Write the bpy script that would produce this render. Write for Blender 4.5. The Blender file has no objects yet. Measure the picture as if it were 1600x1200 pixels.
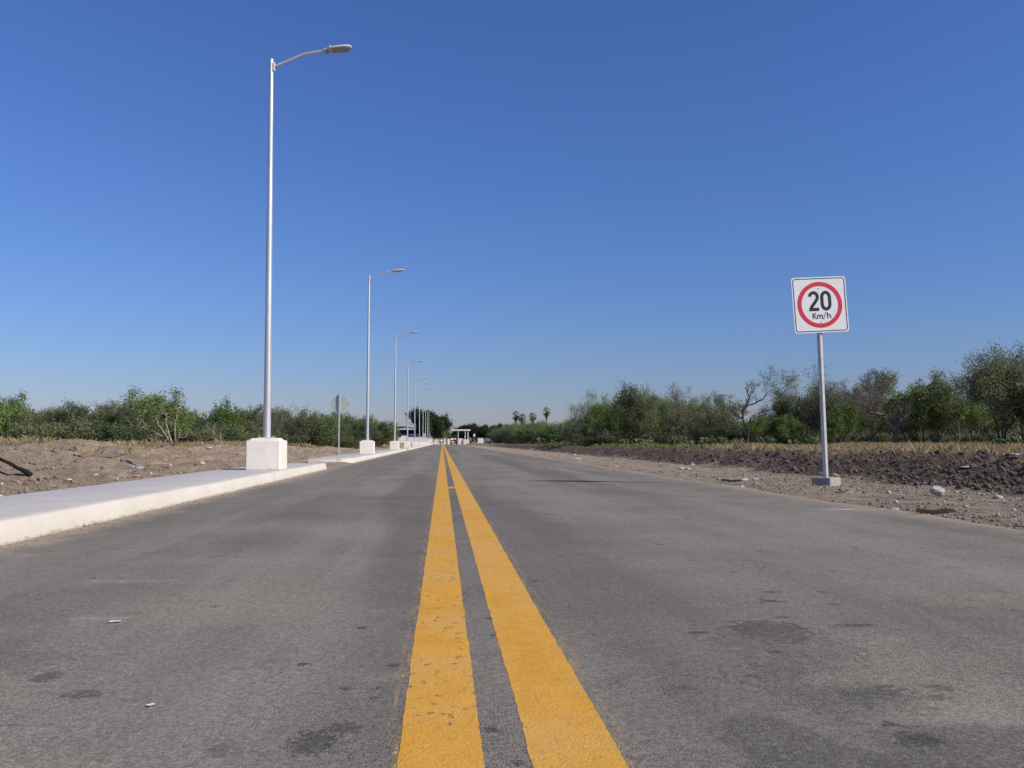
import bpy, math, random
import numpy as np
from mathutils import Vector, Matrix
R = math.radians
sc = bpy.context.scene
C = sc.collection

# ------------------------------------------------------------------ camera, sky, sun, exposure
F, IW, IH, HZ, VPX, CH = 1330.0, 1600, 1200, 691.0, 691.0, 0.75
TH = math.atan((HZ - IH / 2) / F)
PSI = math.atan((IW / 2 - VPX) * math.cos(TH) / F)
cam_d = bpy.data.cameras.new('camera'); cam = bpy.data.objects.new('camera', cam_d); C.objects.link(cam)
cam.location = (0, 0, CH); cam.rotation_euler = (math.pi / 2 + TH, 0, -PSI)
cam_d.sensor_width = 36.0; cam_d.lens = F / IW * 36.0; cam_d.clip_start = 0.05; cam_d.clip_end = 6000
sc.camera = cam

SUN_EL, SUN_AZ = 34.5, 120.0        # azimuth clockwise from +Y (the way the road runs)
world = bpy.data.worlds.new('World'); sc.world = world; world.use_nodes = True
wn = world.node_tree.nodes; wl = world.node_tree.links; wn.clear()
sky = wn.new('ShaderNodeTexSky'); sky.sky_type = 'NISHITA'; sky.sun_disc = False
sky.sun_elevation = R(SUN_EL); sky.sun_rotation = R(SUN_AZ)
sky.altitude = 0; sky.air_density = 1.5; sky.dust_density = 0.12; sky.ozone_density = 10.0
bg = wn.new('ShaderNodeBackground'); bg.inputs['Strength'].default_value = 0.071
wo = wn.new('ShaderNodeOutputWorld')
wb = wn.new('ShaderNodeMix'); wb.data_type = 'RGBA'; wb.blend_type = 'MULTIPLY'; wb.inputs[0].default_value = 1.0
wb.inputs[7].default_value = (0.915, 0.937, 1.33, 1)      # the phone camera's colour balance
wl.new(sky.outputs[0], wb.inputs[6]); wl.new(wb.outputs[2], bg.inputs[0]); wl.new(bg.outputs[0], wo.inputs[0])

sun_d = bpy.data.lights.new('sun', 'SUN'); sun_d.energy = 4.0; sun_d.angle = R(0.53); sun_d.color = (1.0, 0.925, 0.80)
sun = bpy.data.objects.new('sun', sun_d); C.objects.link(sun)
SD = Vector((math.cos(R(SUN_EL)) * math.sin(R(SUN_AZ)), math.cos(R(SUN_EL)) * math.cos(R(SUN_AZ)), math.sin(R(SUN_EL))))
sun.rotation_euler = SD.to_track_quat('Z', 'Y').to_euler(); sun.location = SD * 60
sc.view_settings.view_transform = 'Standard'; sc.view_settings.look = 'None'
sc.view_settings.exposure = 0.25; sc.view_settings.gamma = 1.0; sc.view_settings.use_curve_mapping = False

# ------------------------------------------------------------------ helpers: directions in the place
MW = Matrix.Rotation(-PSI, 3, 'Z') @ Matrix.Rotation(math.pi / 2 + TH, 3, 'X')
def ray(px, py):
    return MW @ Vector(((px - IW / 2) / F, (IH / 2 - py) / F, -1.0))
def on_plane(px, py, z=0.0):
    d = ray(px, py); t = (z - CH) / d.z
    return Vector((d.x * t, d.y * t, z))
def at_y(px, py, Y):
    d = ray(px, py); t = Y / d.y
    return Vector((d.x * t, Y, CH + d.z * t))

# ------------------------------------------------------------------ helpers: noise
_rs = np.random.RandomState(7)
_T = _rs.rand(512, 512)
def vnoise(x, y):
    xi = np.floor(x).astype(int); yi = np.floor(y).astype(int)
    fx = x - xi; fy = y - yi
    fx = fx * fx * (3 - 2 * fx); fy = fy * fy * (3 - 2 * fy)
    a = _T[xi % 512, yi % 512]; b = _T[(xi + 1) % 512, yi % 512]
    c = _T[xi % 512, (yi + 1) % 512]; d = _T[(xi + 1) % 512, (yi + 1) % 512]
    return (a * (1 - fx) + b * fx) * (1 - fy) + (c * (1 - fx) + d * fx) * fy - 0.5
def fbm(x, y, s, o=4, g=0.5):
    r = 0; a = 1.0
    for k in range(o):
        r = r + a * vnoise(x / s + 17.3 * k, y / s + 9.1 * k); s *= 0.5; a *= g
    return r
def sstep(a, b, x):
    t = np.clip((x - a) / (b - a), 0, 1)
    return t * t * (3 - 2 * t)

def hgt(X, Y):
    """height of the open ground"""
    X = np.asarray(X, float); Y = np.asarray(Y, float)
    z = np.zeros_like(X + Y) - 0.02
    # right: shoulder, dark tilled bank, plain
    w = fbm(X, Y, 5.0, 3) * 1.2
    sh = sstep(4.95, 5.5, X)
    z = z + sh * (0.025 + 0.05 * fbm(X, Y, 0.9, 4, .6))
    bank = sstep(8.0, 9.9, X + w * .6)
    z = z + bank * (0.25 + 0.17 * fbm(X + 31, Y, 1.6, 3, .6))
    clod = bank * (1 - sstep(13.0, 15.0, X + w))
    z = z + clod * (0.24 * np.abs(fbm(X + 5, Y + 3, 0.5, 4, .7)) + 0.03)
    z = z + sstep(13, 30, X) * (0.12 + 0.1 * fbm(X, Y, 6.0, 2))
    # left: dirt bank behind the sidewalk, then plain
    L = -X
    lb = sstep(4.72, 5.1, L) * 0.13
    rise = sstep(4.9, 10.5, L + fbm(X + 50, Y, 4.0, 3) * 1.8)
    z = z + lb + rise * (0.31 + 0.24 * fbm(X + 90, Y, 3.0, 3))
    z = z + sstep(4.8, 5.6, L) * (0.13 * fbm(X, Y + 7, 0.6, 5, .72) + 0.12 * np.abs(fbm(X + 3, Y + 9, 1.5, 4, .6)))
    z = z + 0.36 * np.exp(-(((X + 11.3) / 2.6) ** 2 + ((Y - 26.5) / 3.0) ** 2)) * (1 + .9 * fbm(X, Y, 1.2, 3))
    z = z + 0.22 * np.exp(-(((X + 8.0) / 1.6) ** 2 + ((Y - 33) / 3.5) ** 2))
    # dirt in the kerb gap
    gap = sstep(3.1, 3.4, L) * (1 - sstep(4.7, 5.0, L)) * sstep(23.6, 24.0, Y) * (1 - sstep(30.7, 31.0, Y))
    z = z + gap * (0.05 + 0.05 * fbm(X, Y, 0.8, 3))
    return z
def gz(x, y): return float(hgt(np.array([x]), np.array([y]))[0])

# ------------------------------------------------------------------ helpers: meshes and objects
def mesh_np(name, V, faces=None, tris=None, quads=None, mat=None, smooth=False):
    me = bpy.data.meshes.new(name)
    if faces is not None:
        me.from_pydata([tuple(v) for v in V], [], faces)
    else:
        V = np.asarray(V, np.float32); k = 3 if tris is not None else 4
        Fc = np.asarray(tris if tris is not None else quads, np.int32)
        me.vertices.add(len(V)); me.vertices.foreach_set('co', V.ravel())
        me.loops.add(Fc.size); me.loops.foreach_set('vertex_index', Fc.ravel())
        me.polygons.add(len(Fc))
        me.polygons.foreach_set('loop_start', np.arange(0, Fc.size, k, dtype=np.int32))
        me.polygons.foreach_set('loop_total', np.full(len(Fc), k, np.int32))
        me.update(calc_edges=True)
    me.validate()
    if smooth: me.polygons.foreach_set('use_smooth', np.ones(len(me.polygons), bool))
    if mat: me.materials.append(mat)
    return me
def link(name, data, parent=None, loc=(0, 0, 0), rot=(0, 0, 0), scale=(1, 1, 1)):
    o = bpy.data.objects.new(name, data); C.objects.link(o)
    o.parent = parent; o.location = loc; o.rotation_euler = rot; o.scale = scale
    return o
def tag(o, label=None, cat=None, group=None, kind=None):
    if label: o['label'] = label
    if cat: o['category'] = cat
    if group: o['group'] = group
    if kind: o['kind'] = kind
    return o
def thing(name, label, cat, loc=(0, 0, 0), rz=0, group=None):
    return tag(link(name, None, None, loc, (0, 0, rz)), label, cat, group)
def copy_tree(o, parent=None):
    c = o.copy(); C.objects.link(c); c.parent = parent
    for ch in list(o.children): copy_tree(ch, c)
    return c

class MB:
    def __init__(s): s.v = []; s.f = []
    def add(s, vs, fs):
        n = len(s.v); s.v += [tuple(v) for v in vs]; s.f += [tuple(i + n for i in f) for f in fs]; return s
    def box(s, x0, x1, y0, y1, z0, z1, bev=0.0):
        if bev <= 0:
            vs = [(x, y, z) for z in (z0, z1) for y in (y0, y1) for x in (x0, x1)]
            return s.add(vs, [(0, 2, 3, 1), (4, 5, 7, 6), (0, 1, 5, 4), (2, 6, 7, 3), (0, 4, 6, 2), (1, 3, 7, 5)])
        def ring(i, z):
            a, b, c, d = x0 + i, x1 - i, y0 + i, y1 - i; k = bev
            return [(a + k, c, z), (b - k, c, z), (b, c + k, z), (b, d - k, z), (b - k, d, z), (a + k, d, z), (a, d - k, z), (a, c + k, z)]
        rs = [ring(bev * .6, z0), ring(0, z0 + bev * .6), ring(0, z1 - bev), ring(bev * .35, z1 - bev * .35), ring(bev, z1)]
        vs = sum(rs, []); fs = [tuple(range(7, -1, -1)), tuple(range(32, 40))]
        for r in range(4):
            for i in range(8):
                j = (i + 1) % 8; fs.append((r * 8 + i, r * 8 + j, r * 8 + 8 + j, r * 8 + 8 + i))
        return s.add(vs, fs)
    def tube(s, pts, rad, n=8, cap=True):
        pts = [Vector(p) for p in pts]; m = len(pts)
        if not hasattr(rad, '__len__'): rad = [rad] * m
        vs = []; fs = []; ref = Vector((0.31, 0.77, 0.55))
        for i, p in enumerate(pts):
            d = (pts[min(i + 1, m - 1)] - pts[max(i - 1, 0)]).normalized()
            if abs(d.dot(ref)) > .95: ref = Vector((1, 0, 0))
            u = d.cross(ref).normalized(); w = d.cross(u)
            for k in range(n):
                a = 2 * math.pi * k / n; vs.append(p + (u * math.cos(a) + w * math.sin(a)) * rad[i])
        for i in range(m - 1):
            for k in range(n):
                j = (k + 1) % n; fs.append((i * n + k, i * n + j, i * n + n + j, i * n + n + k))
        if cap: fs += [tuple(range(n - 1, -1, -1)), tuple(range((m - 1) * n, m * n))]
        return s.add(vs, fs)
    def rings(s, rings):
        n = len(rings[0]); vs = sum([list(r) for r in rings], []); fs = [tuple(range(n - 1, -1, -1)), tuple(range(len(vs) - n, len(vs)))]
        for r in range(len(rings) - 1):
            for i in range(n):
                j = (i + 1) % n; fs.append((r * n + i, r * n + j, r * n + n + j, r * n + n + i))
        return s.add(vs, fs)
    def mesh(s, name, mat, smooth=False): return mesh_np(name, s.v, faces=s.f, mat=mat, smooth=smooth)
    def build(s, name, mat, parent=None, smooth=False, loc=(0, 0, 0), rot=(0, 0, 0)):
        me = s.mesh(name, mat, False); o = link(name, me, parent, loc, rot)
        if smooth:
            me.polygons.foreach_set('use_smooth', np.ones(len(me.polygons), bool))
            try: me.set_sharp_from_angle(angle=R(38))
            except Exception: pass
        return o

# ------------------------------------------------------------------ helpers: materials
class Mat:
    def __init__(s, name, rough=0.8, spec=0.3, metal=0.0):
        s.m = bpy.data.materials.new(name); s.m.use_nodes = True
        s.t = s.m.node_tree; s.n = s.t.nodes; s.l = s.t.links
        s.b = s.n['Principled BSDF']; s.out = s.n['Material Output']
        s.b.inputs['Roughness'].default_value = rough; s.b.inputs['Metallic'].default_value = metal
        s.b.inputs['Specular IOR Level'].default_value = spec
        s._c = None
    def co(s):
        if s._c is None: s._c = s.n.new('ShaderNodeTexCoord').outputs['Object']
        return s._c
    def set(s, inp, v):
        if isinstance(v, bpy.types.NodeSocket): s.l.new(v, inp)
        elif hasattr(v, '__len__') and len(v) == 3 and len(inp.default_value) == 4: inp.default_value = (*v, 1)
        else: inp.default_value = v
    def scale(s, sx, sy, sz, loc=(0, 0, 0)):
        m = s.n.new('ShaderNodeMapping'); s.l.new(s.co(), m.inputs[0]); m.inputs['Scale'].default_value = (sx, sy, sz); m.inputs['Location'].default_value = loc
        return m.outputs[0]
    def noise(s, sc_, det=3, rough=.55, v=None, dist=0):
        t = s.n.new('ShaderNodeTexNoise'); s.l.new(v or s.co(), t.inputs['Vector'])
        t.inputs['Scale'].default_value = sc_; t.inputs['Detail'].default_value = det; t.inputs['Roughness'].default_value = rough; t.inputs['Distortion'].default_value = dist
        return t.outputs['Fac']
    def voro(s, sc_, out='Distance', v=None, rnd=1.0):
        t = s.n.new('ShaderNodeTexVoronoi'); s.l.new(v or s.co(), t.inputs['Vector']); t.inputs['Scale'].default_value = sc_; t.inputs['Randomness'].default_value = rnd
        return t.outputs[out]
    def math(s, op, a, b=0.0, clamp=False):
        t = s.n.new('ShaderNodeMath'); t.operation = op; t.use_clamp = clamp; s.set(t.inputs[0], a); s.set(t.inputs[1], b); return t.outputs[0]
    def ramp(s, f, a, b, lo=0.0, hi=1.0):
        t = s.n.new('ShaderNodeMapRange'); t.interpolation_type = 'SMOOTHSTEP'; s.set(t.inputs['Value'], f)
        for k, v in (('From Min', a), ('From Max', b), ('To Min', lo), ('To Max', hi)): t.inputs[k].default_value = v
        return t.outputs[0]
    def mix(s, f, a, b, mode='MIX'):
        t = s.n.new('ShaderNodeMix'); t.data_type = 'RGBA'; t.blend_type = mode; t.clamp_factor = True
        s.set(t.inputs[0], f); s.set(t.inputs[6], a); s.set(t.inputs[7], b); return t.outputs[2]
    def xyz(s):
        t = s.n.new('ShaderNodeSeparateXYZ'); s.l.new(s.co(), t.inputs[0]); return t.outputs
    def bump(s, h, st=.5, d=.01, prev=None):
        t = s.n.new('ShaderNodeBump'); s.set(t.inputs['Height'], h); t.inputs['Strength'].default_value = st; t.inputs['Distance'].default_value = d
        if prev: s.l.new(prev, t.inputs['Normal'])
        return t.outputs[0]
    def done(s, col=None, normal=None, rough=None):
        if col is not None: s.set(s.b.inputs['Base Color'], col)
        if normal is not None: s.l.new(normal, s.b.inputs['Normal'])
        if rough is not None: s.set(s.b.inputs['Roughness'], rough)
        return s.m
def plain(name, col, rough=.6, metal=0, spec=.4, var=.18, sc_=6, bump=0):
    m = Mat(name, rough, spec, metal); f = m.noise(sc_, 4)
    c = m.mix(m.ramp(f, .3, .7), [x * (1 - var) for x in col], [min(1, x * (1 + var)) for x in col])
    return m.done(c, m.bump(m.noise(sc_ * 8, 3), .4, bump) if bump else None)
M = {}

# --- asphalt
def ellipse(m, X, Y, cx, cy, rx, ry, wob, soft=.5):
    dx = m.math('DIVIDE', m.math('SUBTRACT', X, cx), rx); dy = m.math('DIVIDE', m.math('SUBTRACT', Y, cy), ry)
    d = m.math('SQRT', m.math('ADD', m.math('MULTIPLY', dx, dx), m.math('MULTIPLY', dy, dy)))
    return m.ramp(m.math('ADD', d, wob), 1 + soft, 1 - soft)
def make_asphalt():
    m = Mat('asphalt', .92, .08); o = m.xyz(); X, Y = o[0], o[1]
    big = m.noise(.5, 5, .6); mid = m.noise(2.4, 6, .68); fine = m.noise(30, 5, .65); warm = m.noise(.9, 4, .6, v=m.scale(1, 1, 1, (9, 3, 0)))
    streak = m.noise(1.0, 5, .6, v=m.scale(1.7, .10, 1))
    streak2 = m.noise(1.0, 4, .6, v=m.scale(.6, .04, 1, (4, 2, 0)))
    base = m.mix(m.ramp(big, .32, .68), (0.174, 0.156, 0.127), (0.240, 0.213, 0.172))
    base = m.mix(m.math('MULTIPLY', m.ramp(warm, .46, .66), .6), base, (0.259, 0.213, 0.167))
    base = m.mix(m.math('MULTIPLY', m.ramp(streak, .46, .66), .55), base, (0.281, 0.250, 0.202))
    base = m.mix(m.math('MULTIPLY', m.ramp(streak2, .52, .38), .6), base, (0.147, 0.132, 0.110))
    base = m.mix(m.math('MULTIPLY', m.ramp(mid, .56, .70), .38), base, (0.307, 0.270, 0.213))
    base = m.mix(m.math('MULTIPLY', m.ramp(mid, .42, .30), .5), base, (0.130, 0.116, 0.099))
    for cx in (-2.4, -1.0, 1.6, 3.3):      # wheel tracks worn pale
        tr = m.math('ABSOLUTE', m.math('SUBTRACT', X, m.math('ADD', cx, m.math('MULTIPLY', m.math('SUBTRACT', streak2, .5), .8))))
        base = m.mix(m.math('MULTIPLY', m.ramp(tr, .5, .05), .2), base, (0.321, 0.288, 0.230))
    wob = m.math('MULTIPLY', m.math('SUBTRACT', m.noise(15, 6, .75), .5), 3.0)
    wob2 = m.math('MULTIPLY', m.math('SUBTRACT', m.noise(6, 6, .72), .5), 1.8)
    mott = m.ramp(m.noise(48, 5, .75), .36, .56, .35, 1.0)
    wob3 = m.math('MULTIPLY', m.math('SUBTRACT', m.noise(38, 6, .75), .5), 4.5)
    st = [(1205, 985, .16, .20, wob, .16, (0.062, 0.057, 0.050), .85), (1235, 1010, .26, .26, wob, .25, (0.144, 0.131, 0.108), .7),
          (1300, 1075, .24, .28, wob, .2, (0.144, 0.132, 0.110), .75), (1355, 1077, .10, .09, wob3, .2, (0.102, 0.095, 0.081), .8), (1375, 1095, .12, .10, wob, .2, (0.117, 0.108, 0.092), .7),
          (1330, 1062, .16, .10, wob, .15, (0.341, 0.305, 0.230), .45), (1460, 1110, .22, .10, wob, .15, (0.327, 0.291, 0.224), .4),
          (1215, 1155, .14, .20, wob2, .18, (0.102, 0.095, 0.082), .8), (1300, 1195, .20, .12, wob2, .2, (0.120, 0.110, 0.096), .7),
          (1570, 1180, .36, .21, wob2, .10, (0.114, 0.104, 0.092), .9), (1435, 1156, .06, .05, wob3, .2, (0.070, 0.066, 0.060), .9),
          (490, 1160, .055, .085, wob3, .16, (0.068, 0.065, 0.053), .85), (540, 1137, .045, .05, wob3, .16, (0.083, 0.075, 0.064), .8),
          (70, 1058, .05, .06, wob3, .18, (0.096, 0.085, 0.069), .8), (130, 1085, .06, .05, wob3, .18, (0.102, 0.091, 0.073), .8), (40, 1035, .16, .16, wob, .3, (0.136, 0.123, 0.101), .5),
          (350, 1170, .04, .05, wob3, .2, (0.110, 0.097, 0.081), .6), (1470, 1075, .045, .04, wob3, .15, (0.130, 0.093, 0.073), .85), (1465, 1090, .05, .03, wob3, .15, (0.136, 0.103, 0.083), .7),
          (1335, 977, .08, .03, wob3, .15, (0.075, 0.068, 0.060), .85), (1205, 925, .04, .03, wob3, .15, (0.068, 0.063, 0.054), .85), (1083, 989, .03, .03, wob3, .15, (0.068, 0.063, 0.054), .8), (1222, 964, .04, .02, wob3, .15, (0.075, 0.068, 0.057), .8), (1065, 1075, .04, .04, wob3, .15, (0.117, 0.108, 0.090), .8),
          (770, 1140, .02, .03, wob3, .15, (0.068, 0.065, 0.055), .85), (770, 993, .012, .02, wob3, .15, (0.068, 0.065, 0.055), .85), (808, 1192, .015, .018, wob3, .15, (0.062, 0.058, 0.050), .9), (585, 1091, .015, .015, wob3, .15, (0.068, 0.065, 0.055), .9),
          (1325, 796, .35, .25, wob, .2, (0.492, 0.447, 0.357), .5), (150, 966, .14, .03, wob, .2, (0.492, 0.447, 0.357), .45), (200, 908, .3, .06, wob, .25, (0.355, 0.318, 0.253), .5), (540, 790, .8, 2.0, wob2, .4, (0.144, 0.128, 0.108), .55)]
    for px, py, rx, ry, w, soft, col, k in st:
        p = on_plane(px, py); k *= .68 if rx > .1 else .85
        base = m.mix(m.math('MULTIPLY', m.math('MULTIPLY', ellipse(m, X, Y, p.x, p.y, rx, ry, w, soft), mott), k * 1.15), base, col)
    pitd = m.math('ADD', m.voro(4.2), m.math('MULTIPLY', m.math('SUBTRACT', m.noise(45, 5, .75), .5), .45))
    pit = m.math('MULTIPLY', m.ramp(pitd, .11, .06), m.ramp(m.noise(1.3, 2), .48, .52))
    base = m.mix(m.math('MULTIPLY', pit, .8), base, (0.075, 0.067, 0.057))
    chip = m.math('MULTIPLY', m.ramp(m.voro(9.0, v=m.scale(1, 1, 1, (3.3, 1.7, 0))), .07, .04), m.ramp(m.noise(.9, 2, v=m.scale(1, 1, 1, (7, 7, 0))), .5, .56))
    base = m.mix(m.math('MULTIPLY', chip, .6), base, (0.464, 0.414, 0.323))
    cv = m.n.new('ShaderNodeTexVoronoi'); cv.feature = 'DISTANCE_TO_EDGE'; cv.inputs['Scale'].default_value = .55
    wv = m.n.new('ShaderNodeTexNoise'); m.l.new(m.co(), wv.inputs['Vector']); wv.inputs['Scale'].default_value = 2.2; wv.inputs['Detail'].default_value = 6
    va = m.n.new('ShaderNodeVectorMath'); va.operation = 'MULTIPLY_ADD'; m.l.new(wv.outputs['Color'], va.inputs[0]); va.inputs[1].default_value = (.9, .9, 0); m.l.new(m.co(), va.inputs[2]); m.l.new(va.outputs[0], cv.inputs['Vector'])
    crack = m.math('MULTIPLY', m.ramp(cv.outputs['Distance'], .0035, .0008), m.ramp(m.noise(.7, 4, .6, v=m.scale(1, 1, 1, (2, 5, 0))), .53, .6))
    base = m.mix(m.math('MULTIPLY', crack, .5), base, (.05, .047, .044))
    # kerb-side and shoulder dust
    nz = m.math('MULTIPLY', m.math('SUBTRACT', m.noise(2.6, 6, .75), .5), 1.2)
    base = m.mix(m.math('MULTIPLY', m.ramp(m.math('ADD', X, nz), -2.7, -3.25), .75), base, (0.409, 0.337, 0.242))
    base = m.mix(m.math('MULTIPLY', m.ramp(m.math('ADD', X, nz), 4.35, 5.1), .7), base, (0.369, 0.291, 0.207))
    # yellow overspray and scuffs beside the painted lines
    ov = m.noise(1.0, 6, .8, v=m.scale(40, 4.0, 1))
    ax = m.math('ABSOLUTE', m.math('SUBTRACT', X, -.115)); bx = m.math('ABSOLUTE', m.math('SUBTRACT', X, .45))
    for d, wd in ((ax, .036), (bx, .036)):
        base = m.mix(m.math('MULTIPLY', m.math('MULTIPLY', m.ramp(d, wd, .006), m.ramp(ov, .48, .62)), .5), base, (0.492, 0.310, 0.086))
    # aggregate
    cell = m.n.new('ShaderNodeTexVoronoi'); m.l.new(m.co(), cell.inputs['Vector']); cell.inputs['Scale'].default_value = 130
    sep = m.n.new('ShaderNodeSeparateColor'); m.l.new(cell.outputs['Color'], sep.inputs[0])
    g = m.ramp(sep.outputs[0], 0, 1, .80, 1.22)
    base = m.mix(1.0, base, m.ramp(fine, .25, .75, .86, 1.14), 'MULTIPLY')
    base = m.mix(1.0, base, g, 'MULTIPLY')
    agg = m.ramp(cell.outputs['Distance'], .55, .1)
    zone = m.ramp(m.noise(.8, 3), .35, .65, .25, 1.0)
    h = m.math('ADD', m.math('MULTIPLY', m.math('MULTIPLY', agg, sep.outputs[1]), zone), m.math('MULTIPLY', m.noise(45, 4, .6), .6))
    n1 = m.bump(h, .75, .006)
    n2 = m.bump(m.math('SUBTRACT', m.noise(6, 4, .6), m.math('MULTIPLY', pit, .8)), .4, .010, n1)
    return m.done(base, n2)
M['asphalt'] = make_asphalt()

# --- yellow road paint
def make_yellow():
    m = Mat('yellow_road_paint', .72, .2)
    f = m.noise(5, 6, .7); g = m.noise(75, 5, .7); big = m.noise(1.3, 4); lng = m.noise(1.0, 5, .65, v=m.scale(14, .8, 1))
    c = m.mix(m.ramp(f, .3, .7), (.66, .305, .026), (.76, .39, .042))
    c = m.mix(m.math('MULTIPLY', m.ramp(big, .40, .62), .85), c, (.70, .38, .085))
    c = m.mix(m.math('MULTIPLY', m.ramp(lng, .54, .72), .35), c, (.45, .28, .11))
    sp = m.ramp(m.noise(24, 6, .66, v=m.scale(1, .8, 1)), .565, .64)
    inn = m.ramp(m.xyz()[0], .18, .06, .25, 1.0)
    sp = m.math('MULTIPLY', m.math('MULTIPLY', sp, m.ramp(m.noise(2.6, 4), .40, .54)), inn)
    c = m.mix(m.math('MULTIPLY', sp, .85), c, (.19, .13, .07))
    c = m.mix(m.math('MULTIPLY', m.ramp(g, .60, .72), .4), c, (.32, .22, .10))
    c = m.mix(m.math('MULTIPLY', m.ramp(m.voro(120), .45, .65), .22), c, (.44, .27, .07))
    cell = m.voro(120, 'Color'); sp2 = m.n.new('ShaderNodeSeparateColor'); m.l.new(cell, sp2.inputs[0])
    c = m.mix(1.0, c, m.ramp(sp2.outputs[0], 0, 1, .93, 1.07), 'MULTIPLY')
    n1 = m.bump(m.math('ADD', m.math('MULTIPLY', m.voro(120), -1.0), m.math('MULTIPLY', g, .8)), .32, .004)
    return m.done(c, m.bump(m.math('MULTIPLY', sp, -1.0), .3, .004, n1))
M['yellow'] = make_yellow()

# --- painted concrete
def make_concrete(name, a, b, dirt=(.33, .28, .22), edge=False, sc_=1.0):
    m = Mat(name, .82, .25)
    f = m.noise(1.4 * sc_, 5, .6); g = m.noise(14 * sc_, 4, .6)
    c = m.mix(m.ramp(f, .3, .7), a, b)
    c = m.mix(m.math('MULTIPLY', m.ramp(g, .56, .74), .25), c, [x * .72 for x in a])
    sp = m.math('MULTIPLY', m.ramp(m.voro(7 * sc_), .07, .03), m.ramp(m.noise(2.3, 2), .5, .6))
    c = m.mix(m.math('MULTIPLY', sp, .7), c, dirt)
    if edge:
        z = m.xyz()[2]; e = m.math('ADD', z, m.math('MULTIPLY', m.math('SUBTRACT', m.noise(9, 4, .7), .5), .09))
        c = m.mix(m.math('MULTIPLY', m.ramp(e, .03, .0), .75), c, dirt)
        dr = m.noise(1.0, 4, .6, v=m.scale(9, 9, 1.0))
        c = m.mix(m.math('MULTIPLY', m.ramp(dr, .58, .72), .22), c, dirt)
    n = m.bump(m.noise(55, 4, .6), .5, .006); n = m.bump(m.noise(3.5, 3), .35, .02, n)
    return m.done(c, n)
M['kerb'] = make_concrete('cream_painted_kerb', (0.599, 0.546, 0.460), (0.663, 0.610, 0.524), edge=True)
M['slab'] = make_concrete('pale_concrete_slab', (.56, .51, .44), (.63, .58, .51))
M['plinth'] = make_concrete('white_plinth_paint', (0.718, 0.658, 0.572), (0.811, 0.751, 0.665), edge=True)
M['footing'] = make_concrete('grey_footing_concrete', (.33, .30, .25), (.40, .36, .30), (.2, .17, .13), sc_=3)
M['whitewall'] = make_concrete('white_boundary_wall', (0.694, 0.653, 0.571), (0.775, 0.734, 0.653), sc_=.5)

# --- ground
def make_ground():
    m = Mat('bare_earth', .95, .1); o = m.xyz(); X, Y = o[0], o[1]
    big = m.noise(.35, 4); mid = m.noise(2.1, 5, .65); fine = m.noise(7.5, 6, .78)
    tan = m.mix(m.ramp(mid, .3, .7), (0.334, 0.252, 0.179), (0.530, 0.422, 0.308))
    tan = m.mix(m.math('MULTIPLY', m.ramp(fine, .58, .72), .45), tan, (0.705, 0.589, 0.448))
    tan = m.mix(m.math('MULTIPLY', m.ramp(fine, .42, .28), .5), tan, (0.196, 0.145, 0.100))
    brown = m.mix(m.ramp(mid, .3, .7), (0.335, 0.246, 0.168), (0.517, 0.402, 0.281))
    brown = m.mix(m.math('MULTIPLY', m.ramp(fine, .56, .70), .5), brown, (0.690, 0.559, 0.402))
    brown = m.mix(m.math('MULTIPLY', m.ramp(fine, .44, .28), .5), brown, (0.196, 0.142, 0.101))
    dark = m.mix(m.ramp(mid, .3, .7), (0.104, 0.079, 0.062), (0.200, 0.147, 0.104))
    dark = m.mix(m.math('MULTIPLY', m.ramp(fine, .60, .74), .5), dark, (0.366, 0.281, 0.207))
    dry = m.mix(m.ramp(mid, .3, .7), (0.220, 0.154, 0.075), (0.358, 0.254, 0.126))
    dry = m.mix(m.ramp(m.noise(.5, 3), .55, .68), dry, (0.138, 0.133, 0.057))
    wob = m.math('MULTIPLY', m.math('SUBTRACT', m.noise(.5, 5, .65), .5), 3.0)
    Xw = m.math('ADD', X, wob)
    c = m.mix(m.ramp(Xw, -4.2, -4.4), tan, brown)
    c = m.mix(m.ramp(Xw, 7.7, 8.7), c, dark)
    dk = m.ramp(Y, 120, 60, .35, 1.0)
    c = m.mix(m.math('MULTIPLY', m.math('MULTIPLY', m.ramp(Xw, 11.6, 12.6), m.ramp(big, .42, .6)), .7), c, brown)
    c = m.mix(m.ramp(Xw, 13.2, 14.6), c, dry)
    c = m.mix(m.ramp(Xw, -11.5, -14), c, dry)
    c = m.mix(m.math('SUBTRACT', 1.0, m.ramp(Y, 190, 120)), c, m.mix(.5, brown, dry))
    n = m.bump(m.noise(30, 5, .75), 1.0, .03); n = m.bump(m.noise(6, 6, .75), 1.0, .13, n)
    return m.done(c, n)
M['ground'] = make_ground()

# --- foliage / wood
def make_leaf(name, cols, trans=.38, rnd=.5):
    m = Mat(name, .7, .15)
    gi = m.n.new('ShaderNodeNewGeometry'); oi = m.n.new('ShaderNodeObjectInfo')
    r = m.n.new('ShaderNodeValToRGB'); r.color_ramp.interpolation = 'LINEAR'
    while len(r.color_ramp.elements) < len(cols): r.color_ramp.elements.new(.5)
    for i, cc in enumerate(cols):
        r.color_ramp.elements[i].position = i / (len(cols) - 1); r.color_ramp.elements[i].color = (*cc, 1)
    f = m.math('ADD', m.math('MULTIPLY', gi.outputs['Random Per Island'], rnd), m.math('MULTIPLY', oi.outputs['Random'], 1 - rnd))
    m.l.new(f, r.inputs[0])
    tr = m.n.new('ShaderNodeBsdfTranslucent'); m.l.new(r.outputs[0], tr.inputs[0])
    mx = m.n.new('ShaderNodeMixShader'); mx.inputs[0].default_value = trans
    m.l.new(m.b.outputs[0], mx.inputs[1]); m.l.new(tr.outputs[0], mx.inputs[2]); m.l.new(mx.outputs[0], m.out.inputs[0])
    return m.done(r.outputs[0])
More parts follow.
